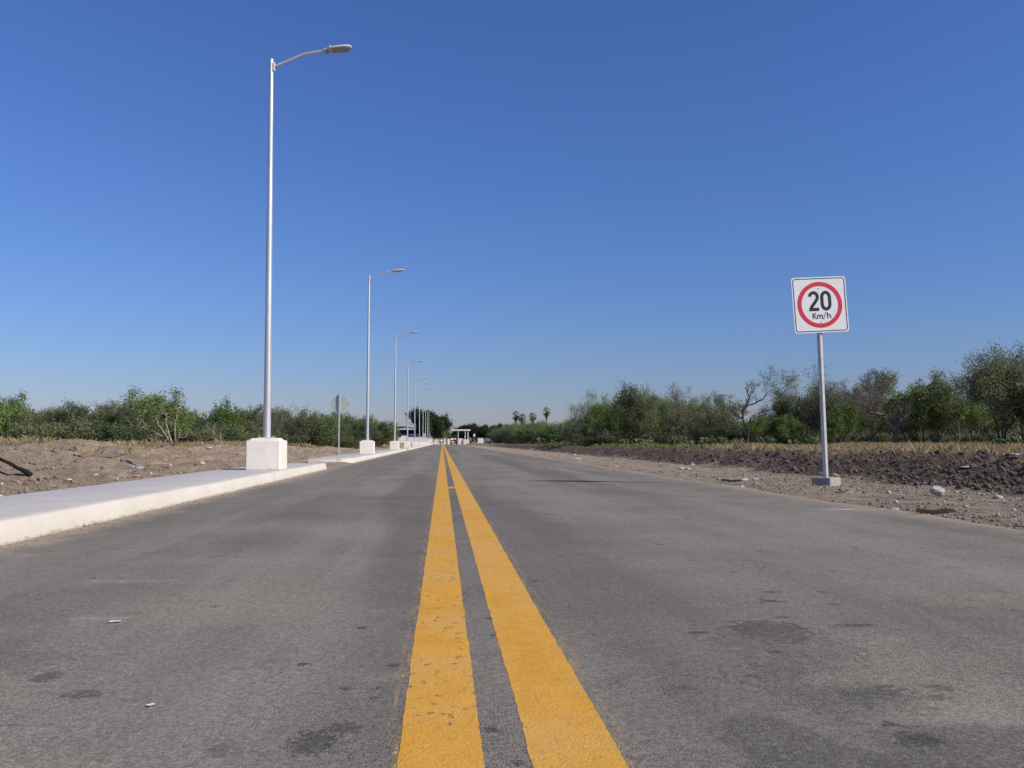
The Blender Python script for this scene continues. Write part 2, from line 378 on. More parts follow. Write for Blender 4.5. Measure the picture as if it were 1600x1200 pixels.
M['leaf_green'] = make_leaf('mesquite_leaf', [(0.109, 0.166, 0.049), (0.169, 0.240, 0.076), (0.219, 0.295, 0.094), (0.270, 0.323, 0.124)])
M['leaf_olive'] = make_leaf('olive_leaf', [(0.128, 0.143, 0.067), (0.194, 0.210, 0.103), (0.247, 0.254, 0.131), (0.284, 0.278, 0.157)])
M['leaf_dark'] = make_leaf('dark_leaf', [(0.088, 0.111, 0.053), (0.131, 0.161, 0.076), (0.183, 0.205, 0.097)])
M['leaf_deep'] = make_leaf('shade_tree_leaf', [(.032, .046, .02), (.055, .07, .032), (.075, .088, .042)])
M['leaf_bright'] = make_leaf('bright_leaf', [(0.123, 0.174, 0.047), (0.174, 0.232, 0.064), (0.219, 0.264, 0.090)])
M['leaf_dry'] = make_leaf('dry_twig_leaf', [(.13, .11, .085), (.18, .155, .12), (.16, .15, .09)])
M['grass_dry'] = make_leaf('dry_grass_blade', [(.26, .19, .09), (.38, .29, .15), (.46, .37, .21), (.24, .21, .10)], .3, 1)
M['grass_green'] = make_leaf('green_grass_blade', [(.09, .12, .03), (.15, .17, .05), (.24, .2, .08)], .3, 1)
M['cactus'] = make_leaf('prickly_pear_skin', [(.10, .125, .055), (.15, .18, .075), (.22, .24, .12)], .0, .7)
def make_bark(name, a, b):
    m = Mat(name, .9, .15); f = m.noise(5, 4, .6, v=m.scale(3, 3, .7))
    return m.done(m.mix(m.ramp(f, .3, .7), a, b), m.bump(m.noise(30, 3, v=m.scale(3, 3, .6)), .6, .02))
M['bark'] = make_bark('dark_bark', (.06, .047, .038), (.13, .105, .085))
M['bark_grey'] = make_bark('grey_bark', (.10, .085, .07), (.20, .175, .145))
M['bark_pale'] = make_bark('bleached_branch', (.26, .21, .16), (.42, .35, .27))
# --- metal, sign
def make_galv():
    m = Mat('galvanised_steel', .45, .5, .55); f = m.noise(2, 3, .5, v=m.scale(3, 3, .3))
    return m.done(m.mix(m.ramp(f, .3, .7), (.56, .56, .565), (.64, .64, .645)), None, m.ramp(m.noise(5, 2), .3, .7, .42, .50))
M['galv'] = make_galv()
M['steel_post'] = plain('galvanised_sign_post', (.50, .50, .47), .5, .35, .4, .1, 8)
M['head_grey'] = plain('lamp_housing_paint', (.50, .50, .50), .5, 0, .4, .06)
M['lens'] = plain('lamp_lens', (.30, .27, .23), .25, 0, .5, .15, 20)
M['sign_white'] = plain('sign_white_sheeting', (.80, .80, .78), .35, 0, .5, .025, 12)
M['sign_red'] = plain('sign_red_print', (.66, .022, .055), .4, 0, .5, .05)
M['sign_black'] = plain('sign_black_print', (.014, .015, .022), .45, 0, .4, .1)
M['alu'] = plain('bare_aluminium', (.50, .55, .52), .5, .25, .4, .08)
M['bolt'] = plain('bolt_steel', (.28, .28, .28), .45, .8)
M['stone'] = plain('pale_limestone', (.52, .46, .38), .9, 0, .2, .25, 14, .01)
M['stone_dark'] = plain('earth_clod', (.25, .20, .155), .95, 0, .1, .35, 9, .02)
M['soil_dark'] = plain('dark_clod', (.125, .098, .078), .95, 0, .1, .4, 9, .02)
M['wood'] = plain('weathered_wood', (.10, .072, .05), .9, 0, .2, .35, 14, .01)
M['black'] = plain('black_char', (.018, .016, .015), .85, 0, .2, .3, 20, .01)
M['paper'] = plain('white_scrap', (.74, .72, .68), .7, 0, .3, .06)
M['paper_blue'] = plain('blue_white_scrap', (.40, .52, .68), .5, 0, .4, .35, 18)
M['orange'] = plain('orange_reflector', (.80, .20, .02), .4, 0, .5, .1)
M['roof_metal'] = plain('grey_sheet_roof', (.30, .32, .34), .5, .4, .4, .12, 2)
M['roof_white'] = plain('white_canopy', (.72, .71, .66), .6, 0, .3, .05)
M['post_white'] = plain('pale_post', (.60, .60, .57), .5, 0, .3, .05)
M['shed_shade'] = plain('painted_shed_shade', (.05, .05, .055), .9, 0, .1, .2, 1)  # near-black colour stands in for the shade inside the open shed
M['blue_paint'] = plain('blue_vehicle_paint', (.03, .075, .22), .3, 0, .5, .1)
M['navy_paint'] = plain('dark_vehicle_paint', (.015, .02, .04), .3, 0, .5, .1)
M['white_paint'] = plain('white_vehicle_paint', (.75, .74, .70), .3, 0, .5, .04)
M['maroon_paint'] = plain('maroon_vehicle_paint', (.16, .025, .03), .4, 0, .5, .15)
M['yellow_paint'] = plain('yellow_machine_paint', (.62, .36, .03), .4, 0, .5, .1)
M['glass'] = plain('vehicle_glass', (.03, .04, .05), .1, 0, .6, .1)
M['tyre'] = plain('tyre_rubber', (.02, .02, .02), .9, 0, .2, .1)
M['cabinet'] = plain('grey_green_cabinet', (.17, .21, .22), .6, .1, .3, .1)
M['tan_board'] = plain('tan_board', (.34, .20, .07), .7, 0, .2, .1)

# ================================================================== the setting
# ---- ground: one sheet to the horizon
def make_ground_sheet():
    ys = [-60, -40, -25, -15, -8, -4, 0, 3, 5]
    y = 6.0
    while y < 420: ys.append(y); y += max(.06, y * .0062)
    while y < 5000: ys.append(y); y *= 1.12
    xs = list(np.arange(5.02, 8.0, .075)) + list(np.arange(8.0, 15.2, .085))
    x = 15.3
    while x < 60: xs.append(x); x += .12 + (x - 15) * .022
    while x < 4000: xs.append(x); x *= 1.25
    xl = list(np.arange(4.68, 9.0, .075)); x = 9.0
    while x < 22: xl.append(x); x += .09 + (x - 9) * .012
    while x < 60: xl.append(x); x += .8
    while x < 4000: xl.append(x); x *= 1.25
    xs = [-v for v in xl[::-1]] + [-4.4, -4.0, -3.7, -3.4, -3.1, -2, 0, 2, 4, 4.85] + xs
    xs = np.array(xs); ys = np.array(ys); XX, YY = np.meshgrid(xs, ys)
    Z = hgt(XX, YY)
    V = np.stack([XX, YY, Z], -1).reshape(-1, 3); nx = len(xs); ny = len(ys)
    i = np.arange(ny - 1)[:, None] * nx + np.arange(nx - 1)[None, :]
    Q = np.stack([i, i + 1, i + 1 + nx, i + nx], -1).reshape(-1, 4)
    me = mesh_np('ground', V, quads=Q, mat=M['ground'], smooth=True)
    return tag(link('ground', me), 'bare earth and dry ground on both sides of the road', None, None, 'structure')
ground = make_ground_sheet()

# ---- road sheet with ragged right edge
ROAD_END = 296.0
def make_road():
    ys = [-4, -2, 0]; y = .5
    while y < ROAD_END: ys.append(y); y += max(.06, y * .007)
    ys.append(ROAD_END); ys = np.array(ys)
    er = 4.98 + .16 * fbm(ys * 0 + 3, ys, 1.8, 4, .6) + .12 * fbm(ys * 0 + 9, ys, 9, 2)
    el = np.full_like(ys, -3.42)
    cols = [el, np.full_like(ys, -1.5), np.full_like(ys, 1.0), np.full_like(ys, 3.2), er - .25, er - .05, er, er + .02]
    zz = [0, 0, 0, 0, 0, -.002, -.012, -.06]
    V = np.stack([np.stack([c, ys, np.full_like(ys, z)], -1) for c, z in zip(cols, zz)], 1).reshape(-1, 3)
    nx = len(cols); i = np.arange(len(ys) - 1)[:, None] * nx + np.arange(nx - 1)[None, :]
    Q = np.stack([i, i + 1, i + 1 + nx, i + nx], -1).reshape(-1, 4)
    o = tag(link('road', mesh_np('road', V, quads=Q, mat=M['asphalt'], smooth=False)), 'worn grey asphalt road running straight to the gate', None, None, 'structure')
    for x0, x1, sd in ((-.102, .102, 1), (.214, .432, 2)):
        ys2 = []; y = .4
        while y < ROAD_END - 3: ys2.append(y); y += max(.012, y * .006)
        ys2 = np.array(ys2)
        a = x0 + .0045 * fbm(ys2 * 0 + sd, ys2, .16, 4, .85); b = x1 + .0045 * fbm(ys2 * 0 + sd + 5, ys2, .16, 4, .85)
        V = np.stack([np.stack([a, ys2, ys2 * 0 + .0009], -1), np.stack([b, ys2, ys2 * 0 + .0009], -1)], 1).reshape(-1, 3)
        k = np.arange(len(ys2) - 1) * 2
        link('centre_line', mesh_np('centre_line', V, quads=np.stack([k, k + 1, k + 3, k + 2], -1), mat=M['yellow']), o)
    return o
road = make_road()

# ---- sidewalks with kerbs
def sidewalk(y0, y1, xb, xf, label, corner=0.0):
    ys = []; y = y0
    while y < y1: ys.append(y); y += max(.10, y * .012)
    ys.append(y1); ys = np.array(ys); n = len(ys)
    wv = .018 * fbm(ys * 0 + 2, ys, 3.0, 3); wz = .006 * fbm(ys * 0 + 8, ys, 2.5, 3)
    cut = np.zeros(n)
    if corner: cut = -corner * (1 - np.sqrt(np.clip(1 - (1 - np.clip((ys - y0) / corner, 0, 1)) ** 2, 0, 1)))
    def sweep(prof, name, mat, parent, front):
        cols = []
        for (x, z, isf) in prof: cols.append(np.stack([x + (wv + cut) * isf, ys, z + wz * (1 if z > .05 else 0)], -1))
        V = np.stack(cols, 1).reshape(-1, 3); k = len(prof)
        fs = [(i * k + j, i * k + j + 1, (i + 1) * k + j + 1, (i + 1) * k + j) for i in range(n - 1) for j in range(k - 1)]
        fs += [tuple(range(k - 1, -1, -1)), tuple((n - 1) * k + j for j in range(k))]
        me = mesh_np(name, V, faces=fs, mat=mat)
        me.polygons.foreach_set('use_smooth', np.ones(len(me.polygons), bool)); me.set_sharp_from_angle(angle=R(50))
        return link(name, me, parent)
    o = sweep([(xb, -.1, 0), (xb, .165, 0), (xb + .02, .172, 0), (xf - .19, .174, 1), (xf - .19, -.1, 1)], 'sidewalk', M['slab'], None, False)
    tag(o, label, None, None, 'structure')
    sweep([(xf - .188, -.1, 1), (xf - .188, .175, 1), (xf - .06, .177, 1), (xf - .03, .172, 1), (xf - .012, .158, 1), (xf + .012, .03, 1), (xf + .02, -.1, 1)], 'kerb', M['kerb'], o, True)
    return o
sidewalk(-6, 24.0, -4.72, -3.2, 'pale concrete sidewalk with cream kerb beside the nearest lamp plinth')
sidewalk(30.8, 78.0, -4.75, -3.2, 'sidewalk with cream kerb that begins beyond the dirt gap', .35)
sidewalk(80.0, ROAD_END - 4, -4.6, -3.12, 'far stretch of sidewalk with cream kerb leading to the gate')

# ================================================================== vegetation meshes
def grow(seed, stems, height, spread, levels, kids, twig_leaves, leaf, leaf_w, r0, trunk_h=0.0, jitter=.35, up=.25, flat=1.0, minr=.006, bare=False, droop=.2, ratio=(.55, .8), sides=5):
    rs = random.Random(seed); mb = MB(); tw = []
    def branch(p, d, L, r, lev):
        n = 4 if lev < 2 else 3; pts = [p.copy()]; rad = [r]; q = p.copy(); dd = d.copy()
        for i in range(n):
            dd = (dd + Vector((rs.gauss(0, jitter), rs.gauss(0, jitter), rs.gauss(0, jitter * .7) + up * .35)) * .55).normalized()
            if lev >= levels - 1: dd = (dd + Vector((0, 0, -droop * .25))).normalized()
            q = q + dd * (L / n); pts.append(q.copy()); rad.append(max(minr * .6, r * (1 - .5 * (i + 1) / n)))
        mb.tube(pts, rad, sides if lev < 2 else (4 if lev < 3 else 3), cap=False)
        if lev >= levels:
            tw.append((pts[0], pts[-1])); return
        if lev >= levels - 1: tw.append((pts[1], pts[-1]))
        k = rs.randint(*kids)
        for i in range(k):
            t = rs.uniform(.35, 1.0) if i else 1.0
            a = t * n; j = min(n - 1, int(a)); pos = pts[j].lerp(pts[j + 1], a - j)
            ax = Vector((rs.gauss(0, 1), rs.gauss(0, 1), rs.gauss(0, .5))); ax = (ax - dd * ax.dot(dd)).normalized()
            ang = rs.uniform(.35, .95) if i else rs.uniform(.1, .4)
            nd = (dd * math.cos(ang) + ax * math.sin(ang)); nd.z = nd.z * flat + .05; nd.normalize()
            branch(pos, nd, L * rs.uniform(*ratio), max(minr, rad[min(j + 1, n)] * rs.uniform(.55, .8)), lev + 1)
    base = Vector((0, 0, -.15))
    a0 = rs.uniform(0, 6.28)
    for s_ in range(stems):
        az = a0 + 6.283 * s_ / stems + rs.uniform(-.5, .5); tl = rs.uniform(.35, 1.0) * spread
        d = Vector((math.cos(az) * math.sin(tl), math.sin(az) * math.sin(tl), math.cos(tl)))
        p = base + Vector((math.cos(az), math.sin(az), 0)) * (.12 if stems > 1 else 0)
        if trunk_h:
            q = p + Vector((d.x * .3, d.y * .3, 1)).normalized() * trunk_h
            mb.tube([p, p.lerp(q, .5) + Vector((rs.gauss(0, .05), rs.gauss(0, .05), 0)), q], [r0 * 1.25, r0 * 1.05, r0], 7, cap=False); p = q
        branch(p, d, height * rs.uniform(.36, .5), r0, 0)
    V = np.array(mb.v); H = V[:, 2].max(); k = height / max(.1, H)
    mb.v = [(x * k, y * k, z * k) for x, y, z in mb.v]
    A = np.array([[*a, *b] for a, b in tw]) * k
    return mb, A
def leaves(A, per, ln, wd, seed, spread=.10, droop=.25):
    rs = np.random.RandomState(seed); n = len(A) * per
    idx = np.repeat(np.arange(len(A)), per); t = rs.rand(n, 1) * 1.05
    P = A[idx, :3] * (1 - t) + A[idx, 3:] * t + rs.normal(0, spread, (n, 3))
    D = rs.normal(0, 1, (n, 3)); D[:, 2] -= droop; D /= np.linalg.norm(D, axis=1, keepdims=True)
    U = np.cross(D, rs.normal(0, 1, (n, 3))); U /= np.linalg.norm(U, axis=1, keepdims=True) + 1e-9
    L = ln * rs.uniform(.55, 1.3, (n, 1)); W = wd * rs.uniform(.6, 1.3, (n, 1))
    V = np.stack([P, P + D * L * .5 + U * W * .5, P + D * L, P + D * L * .5 - U * W * .5], 1).reshape(-1, 3)
    return V, np.arange(n * 4).reshape(-1, 4)
PROTO = {}
def proto(key, bark, leafmat, per, ln, wd, seed, lspread=.10, **kw):
    mb, A = grow(seed=seed, twig_leaves=per, leaf=ln, leaf_w=wd, **kw)
    tr = mb.mesh('trunk', M[bark]); cr = None
    if per: 
        V, Q = leaves(A, per, ln, wd, seed + 1, lspread); cr = mesh_np('crown', V, quads=Q, mat=M[leafmat])
    PROTO[key] = (tr, cr, kw['height'])
# leafy thornscrub, several stems from the ground
proto('scrub_a', 'bark', 'leaf_green', 13, .17, .075, 11, .13, stems=6, height=4.0, spread=1.0, levels=4, kids=(3, 4), r0=.055, up=.3)
proto('scrub_b', 'bark_grey', 'leaf_olive', 12, .16, .07, 23, .13, stems=5, height=4.0, spread=1.1, levels=4, kids=(3, 4), r0=.05, up=.25)
proto('scrub_c', 'bark', 'leaf_dark', 14, .16, .075, 37, .14, stems=7, height=4.0, spread=1.15, levels=4, kids=(3, 4), r0=.05, up=.2)
proto('scrub_d', 'bark', 'leaf_green', 12, .17, .07, 41, .15, stems=4, height=4.0, spread=.8, levels=4, kids=(3, 5), r0=.06, up=.35)
proto('bush_a', 'bark', 'leaf_dark', 14, .15, .07, 51, .12, stems=8, height=1.8, spread=1.3, levels=3, kids=(3, 5), r0=.025, up=.2)
proto('bush_b', 'bark_grey', 'leaf_olive', 12, .14, .06, 57, .12, stems=8, height=1.6, spread=1.25, levels=3, kids=(3, 5), r0=.022, up=.2)
# taller trees with visible trunks
proto('mesq_a', 'bark_grey', 'leaf_olive', 11, .15, .055, 61, .17, stems=2, height=5.0, spread=.6, levels=5, kids=(3, 4), r0=.085, trunk_h=1.1, jitter=.5, up=.22)
proto('mesq_b', 'bark', 'leaf_dark', 8, .15, .06, 67, .17, stems=2, height=5.0, spread=.7, levels=5, kids=(3, 4), r0=.085, trunk_h=1.0, jitter=.5, up=.25)
proto('mesq_c', 'bark_grey', 'leaf_green', 9, .15, .06, 73, .18, stems=3, height=5.0, spread=.7, levels=5, kids=(2, 4), r0=.075, trunk_h=.7, jitter=.45, up=.25)
proto('mesq_d', 'bark', 'leaf_olive', 8, .14, .05, 75, .20, stems=3, height=5.0, spread=.55, levels=5, kids=(3, 4), r0=.07, trunk_h=1.2, jitter=.55, up=.3)
proto('bright', 'bark', 'leaf_bright', 9, .16, .075, 79, .13, stems=4, height=3.5, spread=.9, levels=4, kids=(3, 4), r0=.055, trunk_h=.7, up=.22)
# sparse and bare
proto('sparse_a', 'bark_grey', 'leaf_olive', 3, .12, .045, 83, .14, stems=2, height=5.0, spread=.7, levels=5, kids=(3, 4), r0=.085, trunk_h=1.0, jitter=.55, up=.25)
proto('sparse_b', 'bark_grey', 'leaf_dry', 3, .12, .035, 89, .14, stems=3, height=4.6, spread=.8, levels=5, kids=(3, 4), r0=.07, trunk_h=.7, jitter=.55, up=.28)
proto('bigtree', 'bark', 'leaf_deep', 30, .42, .24, 113, .45, stems=3, height=9.0, spread=.75, levels=5, kids=(3, 4), r0=.22, trunk_h=1.2, up=.22)

def plant(key, px, Y, top, label, group=None, name='scrub_tree', cat='tree', rz=None, wide=1.0, height=None):
    b = at_y(px, HZ, Y); z0 = gz(b.x, Y); tr, cr, H0 = PROTO[key]
    h = height if height else at_y(px, top, Y).z - z0
    s = h / H0
    rng = random.Random(int(px * 31 + Y * 7))
    t = thing(name, label, cat, (b.x, Y, z0), rz if rz is not None else rng.uniform(0, 6.28), group)
    t.scale = (s * wide, s * wide, s)
    link('trunk', tr, t)
    if cr: link('crown', cr, t)
    return t

# ---- left thicket, front row
GL = 'thicket trees left of the road'
left = [
 ('scrub_a', -25, 44, 618, 'green scrub tree at the photo edge where the left thicket begins', 1.0),
 ('scrub_d', 12, 47, 612, 'tall bright-topped scrub tree at the left end of the thicket', .8),
 ('scrub_b', 62, 50, 637, 'low olive scrub tree above the black log on the dirt bank', 1.2),
 ('scrub_c', 108, 49, 632, 'dark rounded scrub tree behind the dirt mound, on its left', 1.05),
 ('scrub_b', 155, 52, 626, 'olive scrub tree rising directly over the dirt mound crest', 1.0),
 ('scrub_c', 192, 51, 628, 'dark dense scrub tree on the right shoulder of the dirt mound', .9),
 ('scrub_d', 232, 54, 612, 'tallest green tree of the left thicket, over the pale fan of branches', 1.05),
 ('scrub_a', 270, 55, 618, 'broad green tree right beside the pale fan of bare branches', .9),
 ('scrub_c', 312, 56, 645, 'low dark scrub tree in the dip of the left thicket skyline', 1.2),
 ('scrub_a', 352, 57, 626, 'green crown between the thicket dip and the first lamp', .95),
 ('scrub_b', 390, 58, 634, 'olive scrub tree just left of the first lamp plinth', .95),
 ('sparse_b', 438, 60, 634, 'thin grey half-bare tree just right of the first lamp pole', .9),
 ('scrub_c', 476, 62, 643, 'dark scrub tree midway from first lamp to diamond sign', 1.05),
 ('scrub_d', 508, 66, 643, 'green scrub tree whose crown meets the diamond sign', .9),
 ('scrub_c', 546, 74, 651, 'dark scrub tree just past the diamond sign post', 1.15),
 ('scrub_a', 588, 88, 655, 'green scrub tree behind the second lamp', 1.1),
]
for i_, (k, px, Y, top, lab, w) in enumerate(left): plant(k, px, Y, top - (9 if i_ % 3 == 0 else 3), lab, GL, wide=w * (.85 if i_ % 2 else .95))
rg = random.Random(5)
LML = [(0, 'left photo edge'), (52, 'black log'), (105, 'mound left flank'), (150, 'mound crest'), (195, 'mound right flank'), (258, 'pale branch fan'), (310, 'skyline dip'), (345, 'small pale branches'), (385, 'first plinth left side'), (440, 'first plinth right side'), (487, 'kerb gap'), (529, 'diamond sign'), (574, 'second lamp')]
LMR = [(945, 'far end of the wood'), (972, 'first high crown'), (1012, 'pale curved trunk'), (1062, 'leaning dark stems'), (1098, 'wispy thin tree'), (1130, 'rounded olive scrub'), (1166, 'twisted dead tree'), (1204, 'skyline gap'), (1236, 'bright bush tree'), (1288, 'speed sign post'), (1332, 'sign-side bright tree'), (1390, 'forked bare tree'), (1440, 'bright tree past the fork'), (1496, 'thin grey tree'), (1560, 'tall corner tree'), (1610, 'right photo edge')]
_used = {}
def where(px, lms):
    p, n_ = min(lms, key=lambda q: abs(q[0] - px)); d = px - p
    w = 'directly at the ' + n_ if abs(d) < 6 else ('just left of the ' if d < 0 else 'just right of the ') + n_
    return w
def own(fmt, px, lms):
    """a label by landmark; a second one at the same landmark says it stands further off"""
    for extra in ('', ', set apart', ', outermost'):
        l = fmt % (where(px, lms) + extra)
        if l not in _used: break
    _used[l] = 1; return l
for i in range(30):
    px = -40 + i * 22 + rg.uniform(-8, 8); Y = 56 + max(0, px - 400) * .12 + rg.uniform(3, 12)
    plant(['scrub_b', 'scrub_c', 'scrub_a'][i % 3], px, Y, 0, own('second-row tree of the left thicket, %s', px, LML), 'second row of the left thicket', wide=rg.uniform(.95, 1.25), height=rg.uniform(1.9, 2.9))
for i in range(24):
    px = -20 + i * 25.5 + rg.uniform(-8, 8); Y = 43 + max(0, px - 250) * .085 + rg.uniform(-1, 3)
    if 225 < px < 300: continue
    plant(['bush_a', 'bush_b'][i % 2], px, Y, 0, own('low %s bush of the left thicket, %%s' % ['dark', 'olive'][i % 2], px, LML), 'bushes at the foot of the left thicket', 'bush', 'bush', wide=rg.uniform(.9, 1.3), height=rg.uniform(.8, 1.5))
for i in range(26):
    Y = 90 + i * 4.6; X = -9.0 - rg.uniform(0, 4); q = min(VPX + F * X / Y, 602 - rg.uniform(0, 10))
    plant(['scrub_a', 'scrub_c', 'scrub_d'][i % 3], q, Y, 0, 'far scrub tree along the sidewalk beyond the second lamp', 'far scrub left of the road', wide=rg.uniform(.9, 1.2), height=rg.uniform(3.0, 4.0) - .006 * (Y - 95))

# ---- right wood, front row
GR = 'trees of the right roadside wood'
right = [
 ('mesq_c', 943, 76, 622, 'green tree at the near end of the right wood, beside the low far hedge', .75),
 ('mesq_b', 972, 70, 603, 'tall dark-green tree, first high crown of the right wood', .8),
 ('mesq_a', 1012, 69, 622, 'olive tree with pale curved trunk beside the first high crown', .75),
 ('mesq_c', 1032, 72, 611, 'green rounded tree between the first high crown and the thin tree', .7),
 ('sparse_a', 1062, 66, 609, 'thin half-bare tree with leaning dark stems in the right wood', .8),
 ('sparse_a', 1098, 68, 618, 'wispy thin-leaved tree left of the twisted dead tree', .7),
 ('scrub_b', 1125, 66, 634, 'rounded olive scrub tree at the foot of the twisted dead tree', .95),
 ('scrub_c', 1192, 62, 654, 'low dark scrub in the skyline gap right of the twisted dead tree', 1.1),
 ('bright', 1218, 57, 656, 'low bright-green bush tree left of the speed sign post', 1.1),
 ('mesq_b', 1222, 61, 614, 'green leafy tree rising behind the bright-green bush tree', .75),
 ('sparse_a', 1252, 60, 585, 'wispy tall tree just left of the speed sign post', .7),
 ('mesq_a', 1290, 61, 608, 'olive tree standing behind the speed sign post', .75),
 ('sparse_b', 1312, 58, 580, 'grey half-bare tree just right of the speed sign post', .75),
 ('bright', 1326, 55, 640, 'bright-green low tree just right of the speed sign post', .9),
 ('mesq_a', 1418, 58, 592, 'olive fine-leaved tree behind the forked bare tree', .85),
 ('bright', 1440, 56, 612, 'bright-green tree right of the forked bare tree', .8),
 ('mesq_b', 1468, 57, 594, 'dark-green tree between the bright tree and the tall corner tree', .7),
 ('sparse_a', 1496, 55, 588, 'thin-leaved grey tree left of the tall corner tree', .7),
 ('mesq_c', 1520, 56, 618, 'green tree low in the gap left of the tall corner tree', .75),
 ('mesq_a', 1566, 48, 547, 'tallest open-crowned tree at the right edge of the photo', .72),
 ('mesq_b', 1605, 47, 585, 'dark tree at the right photo edge under the tallest crown', .9),
 ('mesq_b', 1650, 48, 560, 'dark tree just past the right edge of the wood', .9),
]
for i_, (k, px, Y, top, lab, w) in enumerate(right): plant({'mesq_a': ('mesq_a', 'mesq_d')[i_ % 2]}.get(k, k), px, Y, top - (14 if px > 1230 else 9), lab, GR, wide=w * 1.12)
def sprout(mb, rs, p, d, L, r, lev, tw):
    n = 3; pts = [p.copy()]; q = p.copy(); dd = d.copy(); rad = [r]
    for i in range(n):
        dd = (dd + Vector((rs.gauss(0, .3), rs.gauss(0, .3), rs.gauss(.06, .25)))).normalized(); q = q + dd * L / n
        pts.append(q.copy()); rad.append(max(.004, r * (1 - .6 * (i + 1) / n)))
    mb.tube(pts, rad, 4 if r > .02 else 3, cap=False); tw.append((pts[1], pts[-1]))
    if lev > 0:
        for k in range(rs.randint(2, 4)):
            t = rs.uniform(.3, 1); j = min(n - 1, int(t * n)); ax = Vector((rs.gauss(0, 1), rs.gauss(0, 1), rs.gauss(.2, .7))).normalized()
            sprout(mb, rs, pts[j].lerp(pts[j + 1], t * n - j), (dd * .8 + ax * .8).normalized(), L * rs.uniform(.5, .75), max(.006, rad[j + 1] * .65), lev - 1, tw)
def limb_tree(name, label, cat, bpx, Y, limbs, seed, mat, leaf=None, per=1, twigs=5, lev=2, tl=.55, thick=1.0):
    """a bare tree whose main limbs bend the way they do in the place; limbs: lists of (px, py, metres nearer/further, radius)"""
    rs = random.Random(seed); b = at_y(bpx, HZ, Y); b.z = gz(b.x, Y); mb = MB(); tw = []
    for lm in limbs:
        P = []
        for px, py, dy, r in lm: v = at_y(px, py, Y); P.append((Vector((v.x - b.x, dy, v.z - b.z)), r * thick))
        pts = []; rad = []
        for a in range(len(P) - 1):
            for k in range(3):
                t = k / 3; v = P[a][0].lerp(P[a + 1][0], t)
                if k: v += Vector((rs.gauss(0, .03), rs.gauss(0, .03), rs.gauss(0, .03)))
                pts.append(v); rad.append(P[a][1] * (1 - t) + P[a + 1][1] * t)
        pts.append(P[-1][0]); rad.append(P[-1][1]); mb.tube(pts, rad, 7)
        if rad[-1] < .07 * thick:
            for k in range(twigs):
                a = rs.randint(len(pts) // 3, len(pts) - 1); d = (pts[a] - pts[a - 1]).normalized(); ax = Vector((rs.gauss(0, 1), rs.gauss(0, 1), rs.gauss(.4, .6))).normalized()
                sprout(mb, rs, pts[a], (d * .6 + ax * .7).normalized(), tl * rs.uniform(.7, 1.3), max(.008, rad[a] * .6), lev, tw)
    t = thing(name, label, cat, b); link('trunk', mb.mesh('trunk', M[mat]), t)
    if leaf:
        A = np.array([[*a, *c] for a, c in tw]); V, Q = leaves(A, per, .12, .05, seed, .07); link('crown', mesh_np('crown', V, quads=Q, mat=M[leaf]), t)
    return t
limb_tree('dead_tree', 'twisted dead tree with bare forks standing against the sky', 'dead tree', 1168, 57,
  [[(1168, 699, 0, .13), (1168, 672, 0, .11), (1162, 655, .1, .10), (1161, 643, .2, .10), (1166, 633, .1, .085), (1171, 622, 0, .06), (1168, 608, .2, .04), (1170, 597, .3, .02)],
   [(1166, 635, .1, .07), (1174, 632, 0, .06), (1189, 625, -.3, .05), (1194, 614, -.5, .035), (1203, 609, -.6, .02)],
   [(1194, 614, -.5, .03), (1192, 604, -.5, .018), (1189, 598, -.4, .010)],
   [(1162, 655, .1, .06), (1152, 648, .4, .045), (1145, 638, .7, .03), (1147, 624, .8, .016)],
   [(1170, 620, 0, .035), (1179, 612, .3, .02), (1181, 608, .4, .012)]], 4, 'bark', 'leaf_dark', 1, 6, 2, .5, .78)
limb_tree('bare_tree', 'forked bare tree with pale spreading limbs right of the speed sign', 'dead tree', 1400, 50,
  [[(1400, 703, 0, .17), (1400, 690, 0, .15), (1398, 676, 0, .14), (1385, 664, -.3, .11), (1376, 652, -.5, .10), (1366, 647, -.6, .09), (1350, 645, -.8, .07), (1340, 636, -1, .055), (1332, 629, -1.2, .04)],
   [(1400, 682, 0, .12), (1404, 668, .2, .10), (1411, 656, .3, .075), (1422, 649, .4, .06), (1432, 644, .6, .045), (1440, 652, .7, .02)],
   [(1366, 648, -.6, .075), (1360, 640, -.5, .06), (1357, 622, -.3, .05), (1354, 606, 0, .035), (1362, 590, .2, .02)],
   [(1372, 650, -.5, .06), (1374, 630, 0, .045), (1372, 612, .3, .03), (1381, 594, .5, .018)],
   [(1398, 672, 0, .06), (1388, 655, .5, .05), (1372, 648, .9, .04), (1352, 622, 1.3, .03), (1340, 606, 1.5, .018)],
   [(1371, 703, .5, .075), (1370, 680, .5, .065), (1368, 655, .4, .05)]], 9, 'bark_grey', 'leaf_dry', 1, 22, 2, .62, .8)
limb_tree('dead_branches', 'fan of pale bare branches leaning at the thicket foot', 'dead tree', 268, 45.5,
  [[(268, 700, 0, .07), (262, 690, 0, .055), (246, 676, -.2, .04), (230, 668, -.4, .028), (212, 664, -.6, .014)],
   [(268, 700, 0, .06), (260, 685, .2, .045), (248, 668, .3, .03), (238, 653, .5, .015)],
   [(270, 700, 0, .06), (266, 680, -.2, .045), (262, 662, -.3, .03), (264, 645, -.3, .014)],
   [(271, 700, 0, .05), (273, 682, .1, .038), (271, 664, .2, .025), (275, 648, .3, .012)],
   [(266, 698, 0, .05), (250, 690, -.4, .035), (232, 681, -.7, .02), (216, 680, -.9, .010)],
   [(272, 700, 0, .05), (280, 686, -.2, .032), (287, 672, -.3, .016)]], 3, 'bark_pale', None, 1, 5, 1, .45)
